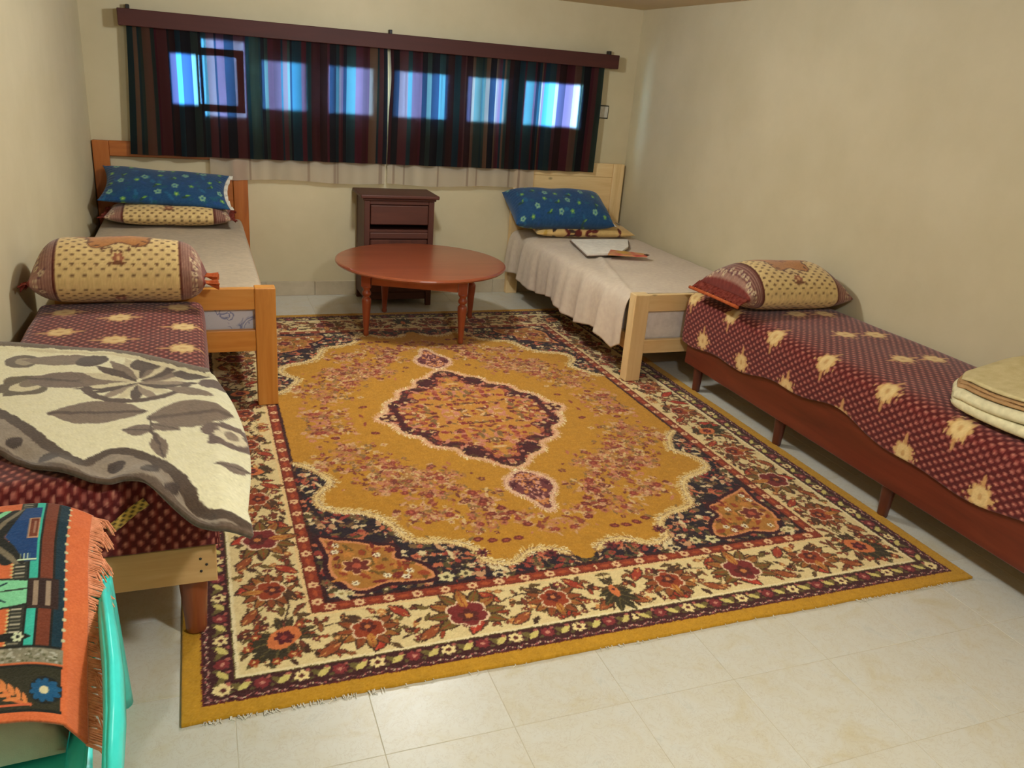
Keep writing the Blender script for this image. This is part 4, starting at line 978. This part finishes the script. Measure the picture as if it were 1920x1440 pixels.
# ================================================================== CURTAINS
pel = thing('curtain_pelmet', 'dark reddish-brown wooden curtain pelmet along the top of the window wall', 'pelmet', (1.3, 5.9, 1.72))
PX0, PX1, PY = -0.395, 2.985, 5.83
box_obj('front_board', (PX0, PX1, PY, PY + .02, 1.722, 1.818), M_pelm, pel, 0.003)
for a in (PX0, PX1 - .02): box_obj('end_board', (a, a + .02, PY + .02, YB, 1.722, 1.818), M_pelm, pel, 0.002)
box_obj('top_board', (PX0 + .02, PX1 - .02, PY + .02, YB, 1.80, 1.816), M_pelm, pel, 0.001)
for a in (-0.35, 1.27, 2.93): box_obj('bracket', (a, a + .02, 5.90, YB, 1.8165, 1.845), M_black, pel, 0.003)
bm = bmesh.new(); tube(bm, [(PX0 + .021, 5.875, 1.755), (PX1 - .021, 5.875, 1.755)], .008, 10); bm_obj('curtain_rail', bm, M_black, pel, True)
STR = [((56, 26, 24), (176, 156, 214)), ((30, 27, 28), (70, 110, 170)), ((28, 38, 44), (100, 190, 250)), ((90, 64, 48), (236, 236, 250)), ((66, 26, 30), (190, 164, 226)),
       ((36, 40, 36), (170, 232, 255)), ((44, 26, 24), (110, 110, 160)), ((70, 34, 34), (206, 196, 236)), ((30, 36, 38), (130, 214, 255)), ((84, 54, 42), (240, 244, 255))]
def curtain(label, x0, x1, ybase, z0, z1, seed, cut=None):
    nx_, nz = 520, 60; r = np.random.RandomState(seed)
    u = np.linspace(x0, x1, nx_); zz = np.linspace(z0, z1, nz); U, Zg = np.meshgrid(u, zz)
    b = [0.0]; cols = []; k = -1
    while b[-1] < x1 - x0:
        b.append(b[-1] + r.choice([.014, .022, .032, .046, .058])); q = r.randint(10)
        while q == k: q = r.randint(10)
        k = q; cols.append(q)
    ci = np.array(cols)[np.clip(np.searchsorted(np.array(b), U - x0, side='right') - 1, 0, len(cols) - 1)]
    C = np.array([a for a, _ in STR], float)[ci]; T = np.array([t for _, t in STR], float)[ci]
    low = (z1 - Zg) / (z1 - z0)
    fold = np.sin((U - x0) * 34 + 1.2 * np.sin(U * 6 + seed))
    Yg = ybase + (0.009 + .004 * low) * fold + .003 * np.sin(U * 71 + seed)
    Xg = U + .006 * low * np.sin((Zg - z0) * 3 + U * 4)
    if cut: Xg, Zg = cut(Xg, Zg, low)
    C = C * .85 + 5 * snoise(U, Zg * .1, seed, 5, 9)[..., None]
    T = T * (0.85 + .15 * np.sin(U * 29 + seed))[..., None]
    o = grid_obj('striped_curtain', np.stack([Xg, Yg, Zg], -1), np.clip(C, 6, 255), M_curt, None, T=T); return tag(o, label, 'curtain')
def cutL(X, Z, low):
    t = np.clip((X - 1.18) / .08, 0, 1); return X - t * .012 * (1 - low) ** 2 - 0.03 * np.clip((-.25 - X) / .1, 0, 1) * low, Z
def cutR(X, Z, low):
    t = np.clip((1.36 - X) / .1, 0, 1); return X + t * .012 * np.exp(-((low - .25) / .2) ** 2), Z
curtain('dark brown and blue striped curtain panel above the orange pine bed', -0.352, 1.262, 5.864, 0.965, 1.735, 3, cutL)
curtain('dark brown and blue striped curtain panel above the pale pine bed', 1.270, 2.885, 5.866, 0.965, 1.735, 11, cutR)
def sheer(label, x0, x1, seed):
    nx_, nz = 260, 24; u = np.linspace(x0, x1, nx_); zz = np.linspace(.822, 1.735, nz); U, Zg = np.meshgrid(u, zz)
    low = (1.735 - Zg) / .91
    Yg = 5.893 + .003 * np.sin(U * 52 + 2 * np.sin(U * 5 + seed)) + .003 * np.sin(U * 23 + seed)
    Zg = Zg + .008 * np.sin(U * 7 + seed) * (low)
    r = np.random.RandomState(seed); C = np.empty(U.shape + (3,)); C[:] = (206, 196, 178); C += (12 * snoise(U, U * 0, seed, 5, 8))[..., None]
    for k in range(7):
        x = r.uniform(x0, x1); C[np.abs(U - x) < .008] = (176, 160, 144)
    o = grid_obj('sheer_curtain', np.stack([U, Yg, Zg], -1), C, M_sheer, T=np.clip(C + 30, 0, 255)); return tag(o, label, 'sheer curtain')
sheer('white sheer curtain hem showing between orange headboard and nightstand', 0.085, 1.258, 4)
sheer('white sheer curtain hem showing between nightstand and pale headboard', 1.272, 2.40, 6)

# ================================================================== SWITCH
sw = thing('light_switch', 'small square grey light switch with dark rim on the wall beside the striped curtain', 'switch', (2.945, YB - .01, 1.41))
box_obj('back_plate', (2.892, 3.000, YB - .007, YB, 1.362, 1.460), M_dplas, sw, 0.004, 2)
box_obj('rocker', (2.900, 2.992, YB - .014, YB - .0065, 1.370, 1.452), M_wplas, sw, 0.004, 2)

# ================================================================== PLASTIC CHAIR WITH PRAYER RUG
ch = thing('plastic_chair', 'turquoise moulded plastic armchair with the prayer rug thrown over it', 'chair', (-0.46, 1.42, 0))
def shell(name, P, mat, parent, t=.006):
    o = mesh_obj(name, grid_mesh(name, np.array(P, float)), mat, parent); m = o.modifiers.new('t', 'SOLIDIFY'); m.thickness = t; m.offset = 0; return o
# seat
P = []
for v in np.linspace(0, 1, 16):
    row = []
    for u in np.linspace(-1, 1, 24):
        x = -0.475 + u * (.262 - .05 * v); y = 1.09 + v * .51
        z = 0.415 + .018 * u * u - .02 * math.sin(PI * v) - (.05 * (1 - v / .12) ** 2 if v < .12 else 0)
        row.append((x, y, z))
    P.append(row)
shell('seat', P, M_turq, ch)
# backrest with slots built as separate ribs
for k in range(7):
    x0 = -0.70 + k * .067; P = []
    for v in np.linspace(0, 1, 14):
        y = 1.585 + .12 * v; z = .42 + .21 * v
        P.append([(x0 + q * .045, y + .012 * math.sin(q * PI), z) for q in np.linspace(0, 1, 5)])
    shell('back_rib', P, M_turq, ch)
P = []
for a in np.linspace(-1, 1, 28):
    x = -0.475 + a * .25; P.append([(x, 1.705 - .10 * a ** 4 + dy_, .605 + dz - .05 * a ** 4) for dy_, dz in ((-.012, 0), (-.006, .03), (.006, .042), (.02, .03), (.024, 0))])
shell('back_rim', P, M_turq, ch)
# arms: broad ribbed bands that run from the back to the front legs
for sgn in (1, -1):
    path = [(.235, 1.62, .565), (.246, 1.52, .588), (.261, 1.42, .600), (.276, 1.31, .598), (.283, 1.215, .578), (.280, 1.155, .532), (.274, 1.125, .47), (.270, 1.11, .39)]
    path = [Vector((-0.475 + sgn * (a + .012), b, c)) for a, b, c in path]
    fine = []
    for a, b in zip(path, path[1:]): fine += [a.lerp(b, t) for t in np.linspace(0, 1, 5)[:-1]]
    fine.append(path[-1]); P = []
    for i, p in enumerate(fine):
        t = i / (len(fine) - 1); row = []
        for q in np.linspace(-1, 1, 13):
            w = .010 + .004 * math.sin(PI * min(1, t * 1.15)); rib = .003 * math.cos(q * 9)
            row.append((p.x + sgn * q * w, p.y, p.z + rib - .016 * q * q - (.03 if q > 0 else .01) * abs(q) ** 3))
        P.append(row)
    shell('armrest', P, M_turq, ch, .007)
    # inner side flange from arm to seat
    P = []
    for v in np.linspace(0, 1, 10):
        P.append([(-0.475 + sgn * (.205 + .035 * math.sin(h * PI / 2)), 1.60 - v * .42, .425 + h * (.02 + .15 * (1 - v) ** 1.5)) for h in np.linspace(0, 1, 6)])
    shell('side_flange', P, M_turq, ch)
    for (xa, ya, za, xb, yb) in ((.288, 1.115, .44, .275, 1.09), (.232, 1.62, .58, .222, 1.90)):
        P = []
        for v in np.linspace(0, 1, 12):
            x = xa + (xb - xa) * v; y = ya + (yb - ya) * v; z = za * (1 - v); w = .034 - .012 * v
            P.append([(-0.475 + sgn * (x + w * math.cos(a) * .8), y + w * math.sin(a), max(z, 0)) for a in np.linspace(0, 2 * PI, 13)])
        shell('leg', P, M_turq, ch)
# folded pale cloth on the seat
P = np.zeros((24, 26, 3))
for i, v in enumerate(np.linspace(0, 1, 24)):
    for j, u in enumerate(np.linspace(0, 1, 26)):
        e = min(u, 1 - u, v, 1 - v); P[i, j] = (-0.68 + u * .405, 1.275 + v * .28 + .02 * u, .425 + .075 * min(1, e * 9) ** .5 + .012 * math.sin(u * 9 + v * 5))
C = np.empty(P.shape); C[:] = (196, 190, 172)
o = grid_obj('folded_cloth', P, C, M_sheet, None, skirt=.424); tag(o, 'pale grey folded cloth lying on the turquoise chair seat under the prayer rug', 'cloth')
# prayer rug
pr = Canvas(0, 0, .52, .74, .0016, (206, 104, 58))
OR = (206, 104, 58); TE = (12, 44, 58); BK = (24, 26, 22); TQ = (54, 178, 160); GR = (126, 206, 158); BL = (14, 62, 118); BR = (112, 54, 34); GY = (120, 118, 96)
R0 = .475   # inner start of end stripes
pr.rect(0, .03, .452, .155, (44, 42, 26)); pr.rect(0, .155, .455, .162, BK); pr.rect(0, .166, .455, .205, (128, 124, 104)); pr.rect(0, .205, .45, .212, BK)
r = np.random.RandomState(3)
for k in range(240): pr.ell(r.uniform(0, .45), r.uniform(.168, .203), .004, .003, 0, [(166, 164, 150), (92, 92, 66), (150, 146, 126)][k % 3])
for x0 in (.30, .08):
    pr.line(smooth([(x0 + .09, .045), (x0 + .04, .06), (x0 + .03, .09), (x0, .12), (x0 - .05, .145)], 2), .009, (206, 110, 60))
    for k in range(7):
        t = k / 6; x, y = x0 + .06 - .1 * t, .055 + .085 * t
        for sg in (-1, 1): pr.leaf(x + sg * .014, y + .008, .022, .006, 1.0 + sg * .9, (212, 128, 70))
    pr.line(smooth([(x0 + .09, .045), (x0 - .02, .045), (x0 - .12, .05)], 2), .006, (196, 96, 60))
for x in (.42, .20):
    pr.ell(x, .09, .035, .042, 0, BK); pr.flower(x, .09, .034, 10, (18, 78, 118), (200, 190, 150), .2, 1.1, .25)
for x in (.305 - .11, -.01):
    pr.ell(x, .09, .046, .052, 0, BK); pr.flower(x, .09, .044, 12, (150, 214, 150), (60, 120, 100), .2, 1.1, .45)
pr.rect(0, .024, .455, .032, BK)
# end stripes run along y
pr.rect(.43, .212, .452, .74, TE); pr.rect(.392, .212, .43, .74, BR); pr.rect(.386, .212, .393, .74, BK); pr.rect(.36, .212, .386, .74, TQ); pr.rect(.354, .212, .360, .74, BK)
pr.rect(.425, .212, .432, .74, BK)
for k in range(18): pr.ell(.452, .23 + k * .029, .004, .005, 0, (196, 190, 150))
pr.rect(.318, .212, .354, .74, (46, 48, 40))
for k in range(50): pr.rect(.324, .215 + k * .0105, .348, .219 + k * .0105, [(120, 116, 100), (176, 170, 150)][k % 2])
for k in range(30): pr.ell(.318, .215 + k * .0105, .004, .003, 0, (206, 190, 130))
# mosque: orange block, tower, dome block, tower
pr.rect(0, .215, .316, .30, OR); pr.leaf(.33, .235, .05, .012, 0, BK); pr.flower(.345, .235, .014, 6, (206, 214, 180), BK)
pr.rect(0, .302, .20, .415, BL); pr.poly([(.20, .300), (.36, .325), (.36, .395), (.20, .418)], GR); pr.line([(.20, .36), (.36, .37)], .004, BK); pr.line([(.20, .3), (.36, .325), (.36, .395), (.20, .418), (.2, .3)], .005, BK)
pr.rect(.08, .33, .15, .385, (104, 92, 76)); pr.rect(.095, .345, .135, .372, (60, 44, 40)); pr.line([(.25, .385), (.31, .335)], .004, TE); pr.line([(.25, .345), (.31, .39)], .004, TE); pr.rect(.36, .312, .44, .40, (50, 30, 26)); pr.rect(.375, .32, .39, .392, (150, 130, 110)); pr.rect(.41, .32, .422, .392, (150, 130, 110))
pr.rect(0, .298, .2, .303, BK); pr.rect(0, .414, .2, .419, BK); pr.rect(0, .42, .30, .455, OR)
pr.poly([(0, .455), (.25, .455), (.20, .54), (.27, .64), (0, .62)], GR)
for k in range(16): pr.line([(0, .46 + k * .01), (.2, .46 + k * .0112)], .0016, (70, 150, 116))
for off, c in ((0, BK), (.018, (120, 110, 90)), (.034, BK), (.052, GR), (.072, BK), (.09, (120, 110, 90)), (.104, BK)):
    pr.line([(.235 + off, .455), (.195 + off * .9, .54), (.26 + off * .7, .64)], .017, c)
pr.poly([(.345, .455), (.30, .54), (.33, .655), (.385, .655), (.385, .455)], BL); pr.rect(.345, .53, .38, .60, (180, 140, 110)); pr.rect(.35, .535, .375, .595, BR); pr.rect(.36, .545, .367, .585, (150, 110, 90))
for k in range(6): pr.line([(.335 + k * .008, .462), (.335 + k * .008, .478)], .0025, (206, 226, 190))
pr.line([(.33, .46), (.382, .46)], .004, (206, 226, 190)); pr.rect(.378, .455, .386, .66, TQ)
pr.poly([(0, .628), (.29, .662), (.29, .682), (0, .655)], OR)
pr.poly([(0, .655), (.29, .688), (.29, .715), (0, .715)], (20, 40, 60)); pr.rect(.1, .672, .2, .712, BL); pr.rect(0, .675, .07, .71, (96, 166, 110)); pr.poly([(.21, .69), (.33, .70), (.33, .715), (.21, .715)], GR)
pr.grain(6, 9)
nu, nv = 240, 330
U, V_ = np.meshgrid(np.linspace(0, 1, nu), np.linspace(0, 1, nv))
# v=0 near edge, v=1 far edge; u=1 fringe end
yk = np.array([0, .18, .4, .6, .8, .92, 1.0]); yz = np.interp(V_, yk, [.545, .565, .60, .632, .662, .668, .650]); yy = np.interp(V_, yk, [1.235, 1.325, 1.45, 1.57, 1.69, 1.745, 1.775])
xe = np.interp(V_, [0, .25, .45, .7, 1], [-.226, -.236, -.241, -.252, -.254])
X = xe - (1 - U) * .50; Y = yy - .03 * (1 - U) ** 2 + .05 * (1 - U)
hang = np.clip((U - .80) / .2, 0, 1)
Zp = yz + .008 * snoise(X, Y, 3, 7, 3) - .035 * hang ** 2 - .05 * np.clip((U - .94) / .06, 0, 1) * np.clip(.5 - V_, 0, 1) * 1.2 + .012
C = pr.sample(np.interp(U * .49, [0, .362, .39, .408, .434, .454, .49], [0, .316, .355, .388, .43, .453, .52]), V_ * .74)
o = grid_obj('prayer_rug', np.stack([X, Y, Zp], -1), C, M_blan, None, thick=.006)
tag(o, 'orange and turquoise prayer rug with mosque design and fringe draped over the turquoise chair', 'prayer rug')
bm = bmesh.new(); rf = random.Random(4)
for k in range(230):
    v = (k + .5) / 230; j = int(v * (nv - 1)); p = Vector((X[j, -1], Y[j, -1], Zp[j, -1] - .003)); l = .035 + .012 * math.sin(k * .21) + rf.uniform(-.006, .006)
    if v < .45: l *= .95
    q1 = p + Vector((l * .55, rf.uniform(-.006, .006) - .004, -l * .30)); q2 = p + Vector((l * .85, rf.uniform(-.014, .010) - .008, -l * .85))
    tube(bm, [p - Vector((.004, 0, 0)), q1, q2], [.0019, .0018, .0013], 4)
fo_ = bm_obj('fringe', bm, M_fringe, o); fo_['kind'] = 'stuff'
